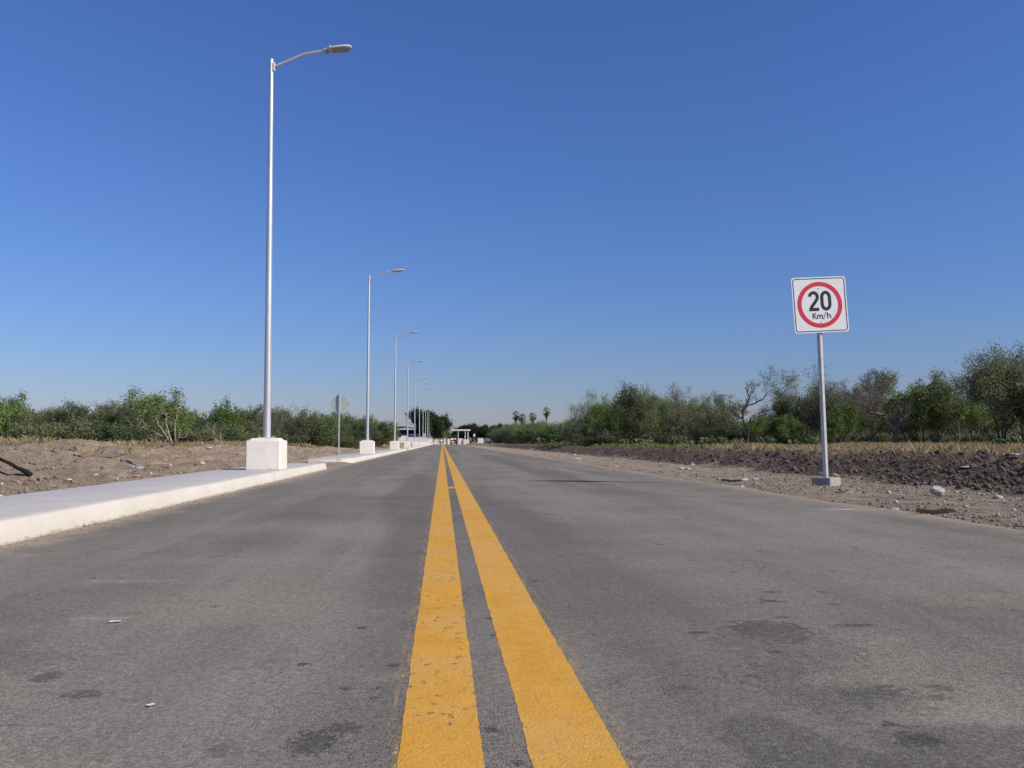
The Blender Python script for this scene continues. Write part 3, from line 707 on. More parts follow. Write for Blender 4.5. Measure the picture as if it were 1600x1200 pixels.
limb_tree('dead_branches', 'small pale bare branches under the thicket left of the first lamp', 'dead tree', 342, 49,
  [[(345, 699, 0, .04), (336, 680, 0, .03), (322, 666, .2, .015)], [(343, 699, 0, .04), (344, 684, .1, .03), (343, 672, .2, .015)]], 5, 'bark_pale', None, 1, 4, 1, .4)
for i in range(40):
    px = 930 + i * 18.5 + rg.uniform(-9, 9); Y = 72 - (px - 930) * .012 + rg.uniform(2, 9)
    plant(['mesq_d', 'mesq_c', 'sparse_b', 'mesq_b', 'mesq_a', 'sparse_a'][i % 6], px, Y, 0, own('second-row tree of the right wood, %s', px, LMR), 'second row of the right wood', wide=rg.uniform(.8, 1.05), height=rg.uniform(4.2, 5.3) * (1.08 if px > 1230 else 1.0) if not 1120 < px < 1225 else rg.uniform(2.2, 2.8))
for i in range(20):
    px = 925 + i * 35 + rg.uniform(-9, 9); Y = 69 - (px - 930) * .016 + rg.uniform(0, 5)
    plant(['bush_a', 'bush_b', 'bush_a'][i % 3], px, Y, 0, own('low %s bush under the wood, %%s' % ['dark', 'olive', 'dark'][i % 3], px, LMR), 'bushes under the right wood', 'bush', 'bush', wide=rg.uniform(.9, 1.3), height=rg.uniform(.9, 1.5))
# far hedge-like trees on the right, between the palms and the gate
for i in range(34):
    Y = 84 + i * 5.6; X = 15.5 + rg.uniform(0, 5) + max(0, Y - 160) * .02; q = VPX + F * X / Y
    plant(['scrub_a', 'scrub_d', 'scrub_b', 'scrub_c'][i % 4], q, Y, 0, 'low tree of the far green hedge row right of the road', 'far hedge row right of the road', wide=rg.uniform(.9, 1.25), height=rg.uniform(3.0, 3.9) + max(0, Y - 105) * .0145)

# ---- trees round the gate
plant('bigtree', 667, 262, 639, 'big dark rounded tree behind the row of far lamps', name='shade_tree', wide=1.12)
plant('scrub_d', 690, 282, 663, 'lighter green tree beside the gate canopy', name='shade_tree', wide=1.0)
for px, Y, top, lab in ((722, 345, 664, 'dark tree behind the gate canopy, at its right end'), (735, 335, 662, 'round dark tree right of the gate canopy'), (752, 330, 664, 'dark tree behind the small white sign past the gate'), (772, 325, 663, 'green tree over the white car right of the gate'), (705, 350, 676, 'dark tree seen through the gate canopy'), (790, 315, 665, 'green tree between the white car and the palms')):
    plant('bigtree', px, Y, top, lab, 'trees behind the gate', 'shade_tree', wide=1.0)

# ---- palms
def palm_meshes():
    rs = random.Random(3); mb = MB()
    for i in range(46):
        az = rs.uniform(0, 6.283); el = rs.uniform(-1.0, 1.35); L = rs.uniform(.8, 1.05)
        d = Vector((math.cos(az) * math.cos(el), math.sin(az) * math.cos(el), math.sin(el))); s_ = d.cross(Vector((0, 0, 1))).normalized(); u = s_.cross(d)
        p0 = d * L
        mb.tube([Vector((0, 0, 0)), p0], .02, 3, cap=False)
        for k in range(11):
            a = (k - 5) / 5 * 1.25; e = (d * math.cos(a) + s_ * math.sin(a)); tip = p0 + e * (.75 - abs(a) * .15) + Vector((0, 0, -.18 - rs.uniform(0, .15)))
            w = u.cross(e).normalized() * .05
            mb.add([p0, p0.lerp(tip, .5) + w, tip, p0.lerp(tip, .5) - w], [(0, 1, 2, 3)])
    sk = MB()
    for i in range(70):
        az = rs.uniform(0, 6.283); z = rs.uniform(-1.9, -.3); r = .25 + .3 * rs.random()
        p = Vector((math.cos(az) * .18, math.sin(az) * .18, z + .2)); q = Vector((math.cos(az) * (r + .2), math.sin(az) * (r + .2), z - .7)); w = Vector((-math.sin(az), math.cos(az), 0)) * .13
        sk.add([p, p.lerp(q, .6) + w, q, p.lerp(q, .6) - w], [(0, 1, 2, 3)])
    return mb.mesh('crown', M['leaf_dark']), sk.mesh('dead_fronds', M['leaf_dry'])
pc, ps = palm_meshes()
for px, top, bot, lab in ((806, 641, 0, 'palm at the left end of the palm row, tallest of the left pair'), (816, 645, 0, 'shorter palm touching its neighbour in the left pair'), (832, 643, 0, 'single palm in the middle of the palm row'), (854, 635, 0, 'tallest palm, standing apart at the right end of the palm row')):
    Y = 262; b = at_y(px, HZ, Y); z0 = gz(b.x, Y); zt = at_y(px, top, Y).z - z0
    t = thing('palm_tree', lab, 'palm tree', (b.x, Y, z0), random.Random(px).uniform(0, 6), 'palms above the far hedge row')
    m_ = MB().tube([(0, 0, -.2), (.05, 0, zt * .4), (0, .05, zt - 1.5)], [.26, .2, .16], 8); m_.build('trunk', M['bark_grey'], t, True)
    link('crown', pc, t, (0, .05, zt - 1.5)); link('dead_fronds', ps, t, (0, .05, zt - 1.5))

# ---- prickly pears under the right wood
def cactus(seed):
    rs = random.Random(seed); mb = MB()
    def pad(p, d, s_, lev):
        n = 10; yaw = rs.uniform(0, 6.28); side = Vector((math.cos(yaw), math.sin(yaw), 0)); side = (side - d * side.dot(d)).normalized(); nrm = d.cross(side)
        c = p + d * s_ * .55
        prof = [(.0, .12), (.18, .5), (.5, .95), (.75, 1.0), (1.0, .75), (1.13, .3)]
        rings = []
        for t, w in prof:
            q = p + d * s_ * t
            rings.append([q + side * math.cos(a) * s_ * .42 * w + nrm * math.sin(a) * s_ * .09 for a in [k * 6.283 / n for k in range(n)]])
        mb.rings(rings)
        if lev < 3:
            for k in range(rs.randint(1, 3)):
                a = rs.uniform(-1.0, 1.0); nd = (d * math.cos(a) + side * math.sin(a) + Vector((rs.gauss(0, .25), rs.gauss(0, .25), .25))).normalized()
                pad(p + d * s_ * .9 + side * math.sin(a) * s_ * .3, nd, s_ * rs.uniform(.75, .95), lev + 1)
    for i in range(5):
        a = rs.uniform(0, 6.28); pad(Vector((rs.gauss(0, .09), rs.gauss(0, .09), -.05)), Vector((math.cos(a) * .6, math.sin(a) * .5, 1)).normalized(), .34, 0)
    return mb.mesh('prickly_pear', M['cactus'], True)
cm = [cactus(1), cactus(2), cactus(3)]
for i, (px, Y, s_) in enumerate([(868, 100, 1.5), (895, 96, 1.5), (845, 115, 1.6), (978, 62, 1.1), (1000, 62, 1.2), (1052, 60, 1.2), (1066, 59, 1.2), (1080, 58, 1.0), (1098, 58, 1.2), (1112, 57, 1.0), (1124, 57, 1.2), (1158, 56, 1.1), (1196, 54, 1.2), (1208, 54, 1.1), (1262, 53, 1.2), (1276, 53, 1.0), (1346, 51, 1.0), (1362, 51, 1.1), (1462, 50, 1.0), (1556, 46, 1.1), (1592, 45, 1.1), (1014, 63, 1.0), (1140, 57, .9), (1235, 54, .9)]):
    b = at_y(px, HZ, Y)
    o = link('prickly_pear', cm[i % 3], None, (b.x, Y, gz(b.x, Y) - .02), (0, 0, i * 1.3), (s_ * .72, s_ * .72, s_ * .72))
    tag(o, own('prickly pear under the right wood, %s', px, LMR) if px > 900 else 'pale-green prickly pear cactus before the far hedge row', 'cactus', 'prickly pears under the right wood' if px > 900 else 'prickly pears before the far hedge')

# ---- woods reaching back behind both thickets (one mass)
def far_wood(name, spots, label, seed):
    rs = np.random.RandomState(seed); P = []
    for x0, x1, y0, y1, n, hh in spots:
        cx = rs.uniform(x0, x1, n); cy = rs.uniform(y0, y1, n)
        for a, b in zip(cx, cy):
            k = 190; q = rs.normal(0, 1, (k, 3)); q /= np.linalg.norm(q, axis=1, keepdims=True); q *= rs.uniform(.4, 1, (k, 1)) ** .5
            h = hh * rs.uniform(.75, 1.1)
            P.append(np.stack([a + q[:, 0] * 2.0, b + q[:, 1] * 2.0, .4 + h * .5 + q[:, 2] * h * .5], 1))
    P = np.concatenate(P); n = len(P)
    D = rs.normal(0, 1, (n, 3)); D /= np.linalg.norm(D, axis=1, keepdims=True); U = np.cross(D, rs.normal(0, 1, (n, 3))); U /= np.linalg.norm(U, axis=1, keepdims=True)
    L = rs.uniform(.2, .42, (n, 1))
    V = np.stack([P, P + D * L * .5 + U * L * .28, P + D * L, P + D * L * .5 - U * L * .28], 1).reshape(-1, 3)
    o = link(name, mesh_np(name, V, quads=np.arange(n * 4).reshape(-1, 4), mat=M['leaf_dark']))
    return tag(o, label, 'scrub', None, 'stuff')
far_wood('scrub_woodland', [(-62, -20, 68, 84, 90, 2.6), (-34, -14, 84, 130, 70, 2.8), (-32, -18, 130, 230, 60, 3.0)], 'mass of scrub reaching back behind the left thicket', 1)
far_wood('scrub_woodland', [(19, 84, 82, 98, 130, 3.0), (19, 44, 98, 150, 90, 3.2), (22, 50, 150, 320, 90, 3.6)], 'mass of scrub reaching back behind the right wood', 2)

# ================================================================== street lamps
LX, LY0, LS = -3.71, 18.50, 24.3
def make_lamp():
    top = at_y(424, 93, LY0).z; base = .174
    pt = at_y(420, 688, LY0 - .38).z                 # top of the plinth
    t = thing('street_lamp', '', 'street lamp', (LX, LY0, base))
    ph = pt - base
    pl = MB().box(-.355, .355, -.40, .40, -.02, ph, .022).build('plinth', M['plinth'], t, True)
    MB().rings([[(-a, -b, z), (a, -b, z), (a, b, z), (-a, b, z)] for a, b, z in ((.30, .33, ph - .01), (.29, .32, ph + .012), (.25, .28, ph + .045), (.24, .27, ph + .048))]).build('plinth_cap', M['plinth'], t)
    z0 = ph + .046
    MB().box(-.16, .16, -.16, .16, z0, z0 + .022, .006).build('base_plate', M['galv'], t)
    for sx in (-1, 1):
        for sy in (-1, 1): MB().tube([(sx * .2 * .66, sy * .13, z0 - .02), (sx * .132, sy * .13, z0 + .065)], .013, 6).build('anchor_bolt', M['bolt'], t)
    H = top - base; n = 9
    MB().tube([(.07 * (k / (n - 1)) ** 1.0 * .0, 0, z0 + .02 + (H - z0 - .02) * k / (n - 1)) for k in range(n)], [.078 - .030 * k / (n - 1) for k in range(n)], 20).build('pole', M['galv'], t, True)
    br = MB().box(.046, .062, -.055, .055, H - .27, H - .07, .004); br.box(.064, .084, -.055, .055, H - .27, H - .07, .004)
    br.build('arm_bracket', M['galv'], t)
    pts = [(.085, 0, H - .15), (.16, 0, H - .115), (.62, 0, H + .105), (.74, 0, H + .152), (.88, 0, H + .185), (1.10, 0, H + .222), (1.18, 0, H + .235)]
    MB().tube(pts, [.032, .031, .030, .030, .030, .030, .030], 12).build('arm', M['galv'], t, True)
    # head: flat cobra shell, tilted a little upward
    hd = []
    prof = [(0.0, .045, .035), (.07, .05, .05), (.11, .085, .055), (.16, .115, .06), (.30, .13, .062), (.48, .132, .058), (.56, .115, .05), (.605, .07, .035), (.62, .03, .02)]
    for x, w, hh in prof:
        ring = []
        for k in range(16):
            a = 2 * math.pi * k / 16; c, s_ = math.cos(a), math.sin(a)
            zz = s_ * hh if s_ > 0 else s_ * hh * .55
            ring.append((x, math.copysign(abs(c) ** .7, c) * w, zz))
        hd.append(ring)
    ho = MB().rings(hd).build('lamp_head', M['head_grey'], t, True, (1.13, 0, H + .235), (0, R(-8), 0))
    MB().rings([[(a, -b, z), (c, -b, z), (c, b, z), (a, b, z)] for a, c, b, z in ((.17, .56, .10, -.030), (.18, .55, .095, -.042))]).build('lens', M['lens'], ho)
    MB().box(.02, .10, -.05, .05, -.055, -.02, .006).build('clamp', M['bolt'], ho)
    MB().tube([(.14, 0, .05), (.14, 0, .095)], .028, 10).build('photocell', M['head_grey'], ho, True)
    return t
lamp = make_lamp()
labs = ['tall grey street lamp whose plinth stands before the kerb gap', 'second street lamp of the row, just past the diamond sign', 'third street lamp of the row along the sidewalk', 'fourth street lamp of the row along the sidewalk', 'fifth street lamp of the row along the sidewalk', 'sixth street lamp of the row along the sidewalk', 'seventh street lamp of the row, before the big dark tree', 'eighth street lamp of the row, before the big dark tree', 'ninth street lamp of the row, before the big dark tree', 'tenth street lamp of the row, before the big dark tree', 'eleventh street lamp of the row, near the gate', 'last street lamp of the row, closest to the gate']
for i, lb in enumerate(labs):
    o = lamp if i == 0 else copy_tree(lamp)
    o.location = (LX, LY0 + i * LS, .174); o.rotation_euler = (0, R([-.45, 0, .1, .2, -.15][i % 5]), R([0, 1.5, -1, 2, 0, -2][i % 6]))
    tag(o, lb, 'street lamp', 'street lamps along the sidewalk')

# ================================================================== speed sign
def ribbon(pts, w, closed=False):
    """flat stroke of width w along a polyline in x/z, returned as verts (x,z) and quads"""
    P = [Vector((a, b)) for a, b in pts]; n = len(P); vs = []; fs = []
    for i in range(n):
        a = P[(i - 1) % n] if closed or i else P[i]; b = P[(i + 1) % n] if closed or i < n - 1 else P[i]
        d1 = (P[i] - a); d2 = (b - P[i]); d1 = d1.normalized() if d1.length > 1e-9 else d2.normalized(); d2 = d2.normalized() if d2.length > 1e-9 else d1
        t = (d1 + d2); t = t.normalized() if t.length > 1e-6 else d1
        nn = Vector((-t.y, t.x)); k = w * .5 / max(.35, nn.dot(Vector((-d1.y, d1.x))))
        vs += [P[i] + nn * k, P[i] - nn * k]
    m = n if closed else n - 1
    for i in range(m):
        j = (i + 1) % n; fs.append((2 * i, 2 * i + 1, 2 * j + 1, 2 * j))
    return vs, fs
def arc(cx, cz, rx, rz_, a0, a1, n): return [(cx + rx * math.cos(R(a0 + (a1 - a0) * i / n)), cz + rz_ * math.sin(R(a0 + (a1 - a0) * i / n))) for i in range(n + 1)]
def rrect(w, h, r, n=6):
    return sum([arc(sx * (w - r), sz * (h - r), r, r, a, a + 90, n) for sx, sz, a in ((1, 1, 0), (-1, 1, 90), (-1, -1, 180), (1, -1, 270))], [])
def print_obj(name, strokes, mat, parent, y):
    vs = []; fs = []
    for s_, w, cl in strokes:
        v, f = ribbon(s_, w, cl); n = len(vs); vs += [(a.x, y, a.y) for a in v]; fs += [tuple(i + n for i in q) for q in f]
    return link(name, mesh_np(name, vs, faces=fs, mat=mat), parent)
def speed_sign():
    b = on_plane(1291, 757, .03); b.z = gz(b.x, b.y)
    t = thing('speed_sign', 'square white 20 km/h speed limit sign on a steel post', 'road sign', b, R(2))
    MB().box(-.175, .175, -.175, .175, -.12, .155, .012).build('footing', M['footing'], t, False, (0, 0, 0), (0, 0, R(33)))
    # the post and plate lean a little to the left
    pc_ = at_y(1280.5, 477, b.y).z - b.z
    pm = MB().box(-.033, .033, -.033, .033, .08, pc_ + .36, .004); ca, sa = math.cos(R(27)), math.sin(R(27))
    pm.v = [(x * ca - y * sa, x * sa + y * ca, z) for x, y, z in pm.v]
    pm.build('post', M['steel_post'], t, False, (0, 0, 0), (0, R(-1.2), 0))
    px_ = at_y(1281.3, 477, b.y - .06).x - b.x
    hw = .484
    pl = MB(); out = rrect(hw, hw, .045)
    pl.rings([[(x, y, z) for x, z in out] for y in (-.002, .002)][::1])
    plate = pl.build('plate', M['sign_white'], t, False, (px_, -.056, pc_), (0, R(-3.1), R(-2)))
    k = .484 * 2 / 745
    print_obj('border', [(rrect(hw - .028, hw - .028, .038), .013, True)], M['sign_black'], plate, -.0048)
    print_obj('red_ring', [(arc(-.004, 0, .363, .363, 0, 355, 71), .072, True)], M['sign_red'], plate, -.0048)
    cz = 52 * k; H = 133 * k; sw = 42 * k
    two_x = -83 * k; zero_x = 83 * k; rw = 53 * k; rt = H - sw / 2
    two = arc(two_x, cz + rt - 58 * k, rw, 58 * k, 172, -12, 16) + [(two_x + 40 * k, cz + 15 * k), (two_x + 5 * k, cz - 30 * k), (two_x - 30 * k, cz - 72 * k), (two_x - 47 * k, cz - rt + 4 * k)]
    bar = [(two_x - 68 * k, cz - rt), (two_x + 65 * k, cz - rt)]
    zero = arc(zero_x, cz + 42 * k, rw, rt - 42 * k, 0, 180, 14) + arc(zero_x, cz - 42 * k, rw, rt - 42 * k, 180, 360, 14)
    print_obj('numeral_two', [(two, sw, False)], M['sign_black'], plate, -.0050); print_obj('numeral_two_foot', [(bar, sw, False)], M['sign_black'], plate, -.0054)
    print_obj('numeral_zero', [(zero, sw, True)], M['sign_black'], plate, -.0050)
    w = 12.5 * k; z0, z1, zx = -188 * k, -108 * k, -134 * k
    L = lambda x: x * k
    print_obj('letter_k', [([(L(-108), z0), (L(-108), z1)], w, False), ([(L(-103), (z0 + z1) / 2 - L(4)), (L(-66), z1)], w, False), ([(L(-92), (z0 + z1) / 2 + L(2)), (L(-62), z0)], w, False)], M['sign_black'], plate, -.0050)
    print_obj('letter_m', [([(L(-46), z0), (L(-46), zx)], w, False), ([(L(-46), zx - L(18))] + arc(L(-29), zx - L(18), L(17), L(14), 170, 0, 6) + [(L(-12), z0)], w, False), ([(L(-12), zx - L(18))] + arc(L(5), zx - L(18), L(17), L(14), 170, 0, 6) + [(L(22), z0)], w, False)], M['sign_black'], plate, -.0052)
    print_obj('slash', [([(L(34), z0 - L(8)), (L(72), z1 + L(8))], w * .62, False)], M['sign_black'], plate, -.0050)
    print_obj('letter_h', [([(L(92), z0), (L(92), z1 + L(4))], w, False), ([(L(92), zx - L(20))] + arc(L(112), zx - L(18), L(20), L(16), 170, 0, 6) + [(L(132), z0)], w, False)], M['sign_black'], plate, -.0050)
    for zz in (218 * k, -236 * k): MB().tube([(-.006, -.003, zz), (-.006, -.012, zz)], .008, 8).build('bolt', M['bolt'], plate)
    return t
speed_sign()

# ---- diamond sign seen from behind
def diamond_sign():
    Y = 40.0; b = at_y(529.5, HZ, Y); z0 = gz(b.x, Y); t = thing('diamond_sign', 'grey back of a diamond warning sign on a thin post', 'road sign', (b.x, Y, z0))
    zc = at_y(529, 630.5, Y).z - z0; r = 17.2 / F * Y
    MB().box(-.032, .032, -.032, .032, -.2, zc + r * .84, .004).build('post', M['steel_post'], t, False)
    q = [(0, r), (-r, 0), (0, -r), (r, 0)]; out = []
    for i in range(4):
        a = Vector(q[i]); p = Vector(q[i - 1]); n = Vector(q[(i + 1) % 4]); out += [a.lerp(p, .03), a.lerp(p, .008).lerp(a.lerp(n, .008), .5), a.lerp(n, .03)]
    MB().rings([[(v.x, y, v.y) for v in out] for y in (.036, .040)]).build('plate', M['alu'], t, False, (0, 0, zc), (0, 0, R(-6)))
    for dz in (.25, -.25): MB().box(-.05, .05, .030, .036, zc + dz - .02, zc + dz + .02).build('clip', M['steel_post'], t)
diamond_sign()

# ---- road stud between the lines
p = on_plane(706, 763)
t = thing('road_stud', 'small orange road stud between the two yellow lines', 'road stud', (.155, p.y, .0))
MB().rings([[(-a, -b, z), (a, -b, z), (a, b, z), (-a, b, z)] for a, b, z in ((.055, .05, 0), (.055, .05, .006), (.042, .02, .022))]).build('body', M['orange'], t)
MB().add([(-.045, -.046, .009), (.045, -.046, .009), (.04, -.027, .0195), (-.04, -.027, .0195)], [(0, 1, 2, 3)]).build('reflector', M['yellow_paint'], t)

# ================================================================== stones, scraps, clods, grass
def rock_mesh(seed, mat, flat=.7, sub=1):
    import bmesh
    bm = bmesh.new(); bmesh.ops.create_icosphere(bm, subdivisions=sub + 1, radius=1.0); rs = np.random.RandomState(seed)
    dirs = rs.normal(0, 1, (9, 3)); dirs /= np.linalg.norm(dirs, axis=1, keepdims=True); cut = rs.uniform(.55, .9, 9)
    for v in bm.verts:
        c = np.array(v.co)
        for d, k in zip(dirs, cut):
            e = c.dot(d)
            if e > k: c = c - d * (e - k)
        v.co = Vector(c * (1 + rs.normal(0, .03)))
        v.co.z *= flat
    me = bpy.data.meshes.new('rock'); bm.to_mesh(me); bm.free(); me.materials.append(mat); return me
def ground_hit(px, py):
    d = ray(px, py); t_ = np.arange(4, 110, .01); g_ = hgt(d.x * t_, d.y * t_)
    k = np.nonzero(CH + d.z * t_ < g_)[0]
    if not len(k): return on_plane(px, py)
    k = k[0]; return Vector((d.x * t_[k], d.y * t_[k], float(g_[k])))
def put(name, me, px, py, size, label, cat, rz=0, lift=.55, z=None, scl=(1, 1, 1)):
    q = ground_hit(px, py) if z is None else on_plane(px, py, z)
    o = link(name, me, None, (q.x, q.y, q.z + size * lift * (.45 * scl[2] if name == 'rock' and size < .3 and scl[2] <= 1 else 1)), (0, 0, rz), (size * scl[0], size * scl[1], size * scl[2])); return tag(o, label, cat)
rk = [rock_mesh(s_, M['stone'], f) for s_, f in ((1, .85), (2, .6), (3, .45), (4, .7))]
put('rock', rk[0], 1465, 776, .105, 'pale angular rock on the shoulder right of the sign', 'rock', .5, .7, scl=(.95, 1, 1.05))
put('rock', rk[1], 1082, 727, .085, 'white stone at the foot of the dark soil, left of the sign', 'rock', 1, .4)
put('rock', rk[2], 1064, 733, .10, 'flat white stone on the shoulder, left one of a close pair', 'rock', 0, .3)
put('rock', rk[2], 1075, 734, .085, 'flat white stone on the shoulder, right one of a close pair', 'rock', 2, .3)
put('rock', rk[2], 1163, 751, .09, 'pale flat stone beside the wooden plank on the shoulder', 'rock', 1, .3)
put('rock', rk[1], 1181, 750, .06, 'small pale stone between the plank and the sign footing', 'rock', 1, .3)
put('rock', rk[2], 1509, 731, .07, 'pale flat slab lying on top of the dark soil bank', 'rock', .3, .3, scl=(1.4, .8, .6))
put('rock', rk[3], 1559, 779, .07, 'small pale stone right of the angular rock', 'rock', .3, .3)
put('rock', rk[2], 1398, 797, .05, 'small pale stone at the asphalt edge right of the sign', 'rock', .3, .3)
put('rock', rk[1], 1304, 742, .05, 'small white stone just behind the sign footing', 'rock', .3, .3)
put('rock', rk[2], 935, 712, .10, 'white stone by the soil edge far left of the sign', 'rock', .2, .3)
put('rock', rk[2], 902, 718, .16, 'pale flat stone at the road edge far left of the sign', 'rock', .2, .25, scl=(1.3, .8, .7))
put('rock', rk[1], 898, 711, .10, 'white stone furthest along the right shoulder', 'rock', .2, .3)
put('rock', rk[2], 962, 730, .07, 'small pale stone at the asphalt edge before the shadow', 'rock', .2, .3)
put('rock', rk[2], 107, 751, .055, 'small white stone at the sidewalk back edge, left of the scrap', 'rock', .2, .4)
put('rock', rk[1], 150, 743, .045, 'small white stone on the dirt bank near the blue scrap', 'rock', .2, .4)
put('rock', rk[3], 316, 725, .075, 'grey rock on the dirt bank left of the first plinth', 'rock', .2, .4)
put('rock', rk[2], 327, 701, .12, 'pale flat rock in the dry grass left of the first lamp', 'rock', .2, .3)
put('rock', rk[2], 213, 744, .06, 'flat pale stone below the blue scrap at the sidewalk edge', 'rock', .2, .4, scl=(1.3, .9, .5))
def plank(L, w, h, seed):
    rs = random.Random(seed); rings = []
    for i in range(7):
        x = (i / 6 - .5) * L; dz = math.sin(i * 1.1 + seed) * h * .5; ww = w * (1 + rs.uniform(-.15, .15)) * (1 if 0 < i < 6 else .7)
        rings.append([(x, -ww, dz - h), (x, ww, dz - h), (x + rs.uniform(-.02, .02), ww * .9, dz + h), (x, -ww * .9, dz + h)])
    return MB().rings(rings)
put('plank', plank(1, .10, .05, 1).mesh('plank', M['wood']), 1143, 753, .36, 'short dark plank lying on the shoulder left of the sign', 'plank', -.5, .07)
put('plank', plank(1, .10, .06, 2).mesh('plank', M['wood']), 1461, 803, .36, 'dark splintered plank at the asphalt edge below the angular rock', 'plank', -.35, .08)
put('plank', plank(1, .09, .06, 4).mesh('plank', M['wood']), 1313, 770, .16, 'short dark stick in front of the sign footing', 'stick', .2, .08)
# black log on the left dirt bank
b = ground_hit(49, 745); a = at_y(-14, 712, b.y)
pts = [a.lerp(b, k / 8) for k in range(9)]
up_ = max(gz(q.x, q.y) - q.z for q in pts)
for k, q in enumerate(pts): q.z = max(q.z, gz(q.x, q.y)) + .025 + .006 * math.sin(k * 2.1)
lg = MB().tube([q - a for q in pts], [.024, .022, .024, .022, .026, .026, .03, .04, .035], 8)
tag(lg.build('log', M['black'], None, False, a), 'black charred log lying slantwise on the dirt bank', 'log')
# blue and white scrap
def scrap(seed, mat, n=5):
    rs = np.random.RandomState(seed); g = np.linspace(-1, 1, n); XX, YY = np.meshgrid(g, g); Z = rs.uniform(0, .5, XX.shape)
    XX = XX + rs.normal(0, .1, XX.shape); YY = YY + rs.normal(0, .1, YY.shape)
    T = np.stack([XX, YY, Z], -1).reshape(-1, 3); Bt = T - [0, 0, .03]; V = np.concatenate([T, Bt]); i = [(r * n + c) for r in range(n - 1) for c in range(n - 1)]
    fs = [(k, k + 1, k + n + 1, k + n) for k in i] + [(k + n * n + n, k + n * n + n + 1, k + n * n + 1, k + n * n) for k in i]
    return mesh_np('scrap', V, faces=fs, mat=mat)
put('litter', scrap(1, M['paper_blue']), 215, 733, .09, 'crumpled blue and white plastic scrap on the dirt bank', 'litter', .4, .1)
put('litter', scrap(2, M['paper']), 180, 971, .022, 'small white paper scrap on the left lane, beside the pale scratch', 'litter', .2, .05, 0.004, (1, .7, .25))
put('litter', scrap(3, M['paper']), 236, 1101, .011, 'tiny white paper fleck near the left road corner', 'litter', .9, .05, 0.004, (1, .8, .25))
put('litter', scrap(5, M['paper']), 1326, 797, .05, 'white crumbled smear on the asphalt below the sign', 'litter', .1, .03, 0.004, (1.4, .7, .12))
put('litter', scrap(6, M['paper']), 1443, 703, .09, 'white paper scrap in the dry grass right of the sign', 'litter', .1, .4)
put('litter', scrap(7, M['paper']), 1592, 717, .10, 'white paper scrap at the far right of the dry grass', 'litter', .1, .4)

def scatter(name, mat, n, xr, yr, size, label, seed, kind_flat=.7, dens=None):
    """loose pieces nobody could count, one mesh of little facetted lumps"""
    rs = np.random.RandomState(seed)
    u = rs.rand(n); Y = 1 / (u / yr[0] + (1 - u) / yr[1]); X = rs.uniform(xr[0], xr[1], n)
    if dens is not None: k = rs.rand(n) < dens(X, Y); X, Y = X[k], Y[k]
    n = len(X); s_ = np.minimum(size[0] * np.exp(rs.normal(0, .62, n)) * (1 + Y * size[2]), size[1])
    base = np.array([[1, 0, 0], [.3, .95, 0], [-.8, .6, 0], [-.8, -.6, 0], [.3, -.95, 0], [.1, .05, 1], [0, 0, -.6]])
    V = base[None] * rs.uniform(.65, 1.25, (n, 7, 3)); V[:, :, 2] *= kind_flat
    a = rs.rand(n) * 6.283; ca, sa = np.cos(a)[:, None], np.sin(a)[:, None]
    V = np.stack([V[:, :, 0] * ca - V[:, :, 1] * sa, V[:, :, 0] * sa + V[:, :, 1] * ca, V[:, :, 2]], -1) * s_[:, None, None]
    Z = hgt(X, Y); Z = np.where((X > -3.2) & (X < 4.9), 0.0, Z)
    V += np.stack([X, Y, Z + s_ * .12], -1)[:, None, :]
    fl = np.array([(i, (i + 1) % 5, 5) for i in range(5)] + [((i + 1) % 5, i, 6) for i in range(5)])
    T = (np.arange(n)[:, None, None] * 7 + fl[None]).reshape(-1, 3)
    return tag(link(name, mesh_np(name, V.reshape(-1, 3), tris=T, mat=mat)), label, 'gravel' if 'gravel' in name else 'soil', None, 'stuff')
scatter('gravel', M['stone'], 1500, (4.95, 8.6), (8, 60), (.008, .04, .02), 'pale pebbles strewn over the right road shoulder', 1, dens=lambda X, Y: .25 + .75 * (fbm(X, Y, 2.0, 3) > .05))
scatter('soil_clods', M['stone_dark'], 11000, (4.9, 8.8), (7, 70), (.007, .04, .03), 'brown earth crumbs over the right road shoulder', 2, dens=lambda X, Y: .15 + .85 * (fbm(X, Y, 1.2, 3) > -.05))
scatter('soil_clods', M['soil_dark'], 30000, (8.2, 14.4), (8, 80), (.015, .085, .014), 'dark broken clods along the tilled soil bank', 3, .9)
scatter('soil_clods', M['stone_dark'], 15000, (-13, -4.75), (8, 70), (.010, .05, .04), 'brown earth clods over the left dirt bank', 4, .8, dens=lambda X, Y: .2 + .8 * (fbm(X, Y, 1.5, 3) > 0))
scatter('gravel', M['stone'], 330, (-12, -4.8), (9, 60), (.014, .06, .015), 'pale pebbles strewn over the left dirt bank', 5)
scatter('gravel', M['stone_dark'], 420, (-3.19, -3.02), (5, 60), (.006, .02, .03), 'crumbs of dirt along the foot of the kerb', 6, dens=lambda X, Y: np.clip((-3.0 - X) * 6, 0, 1))

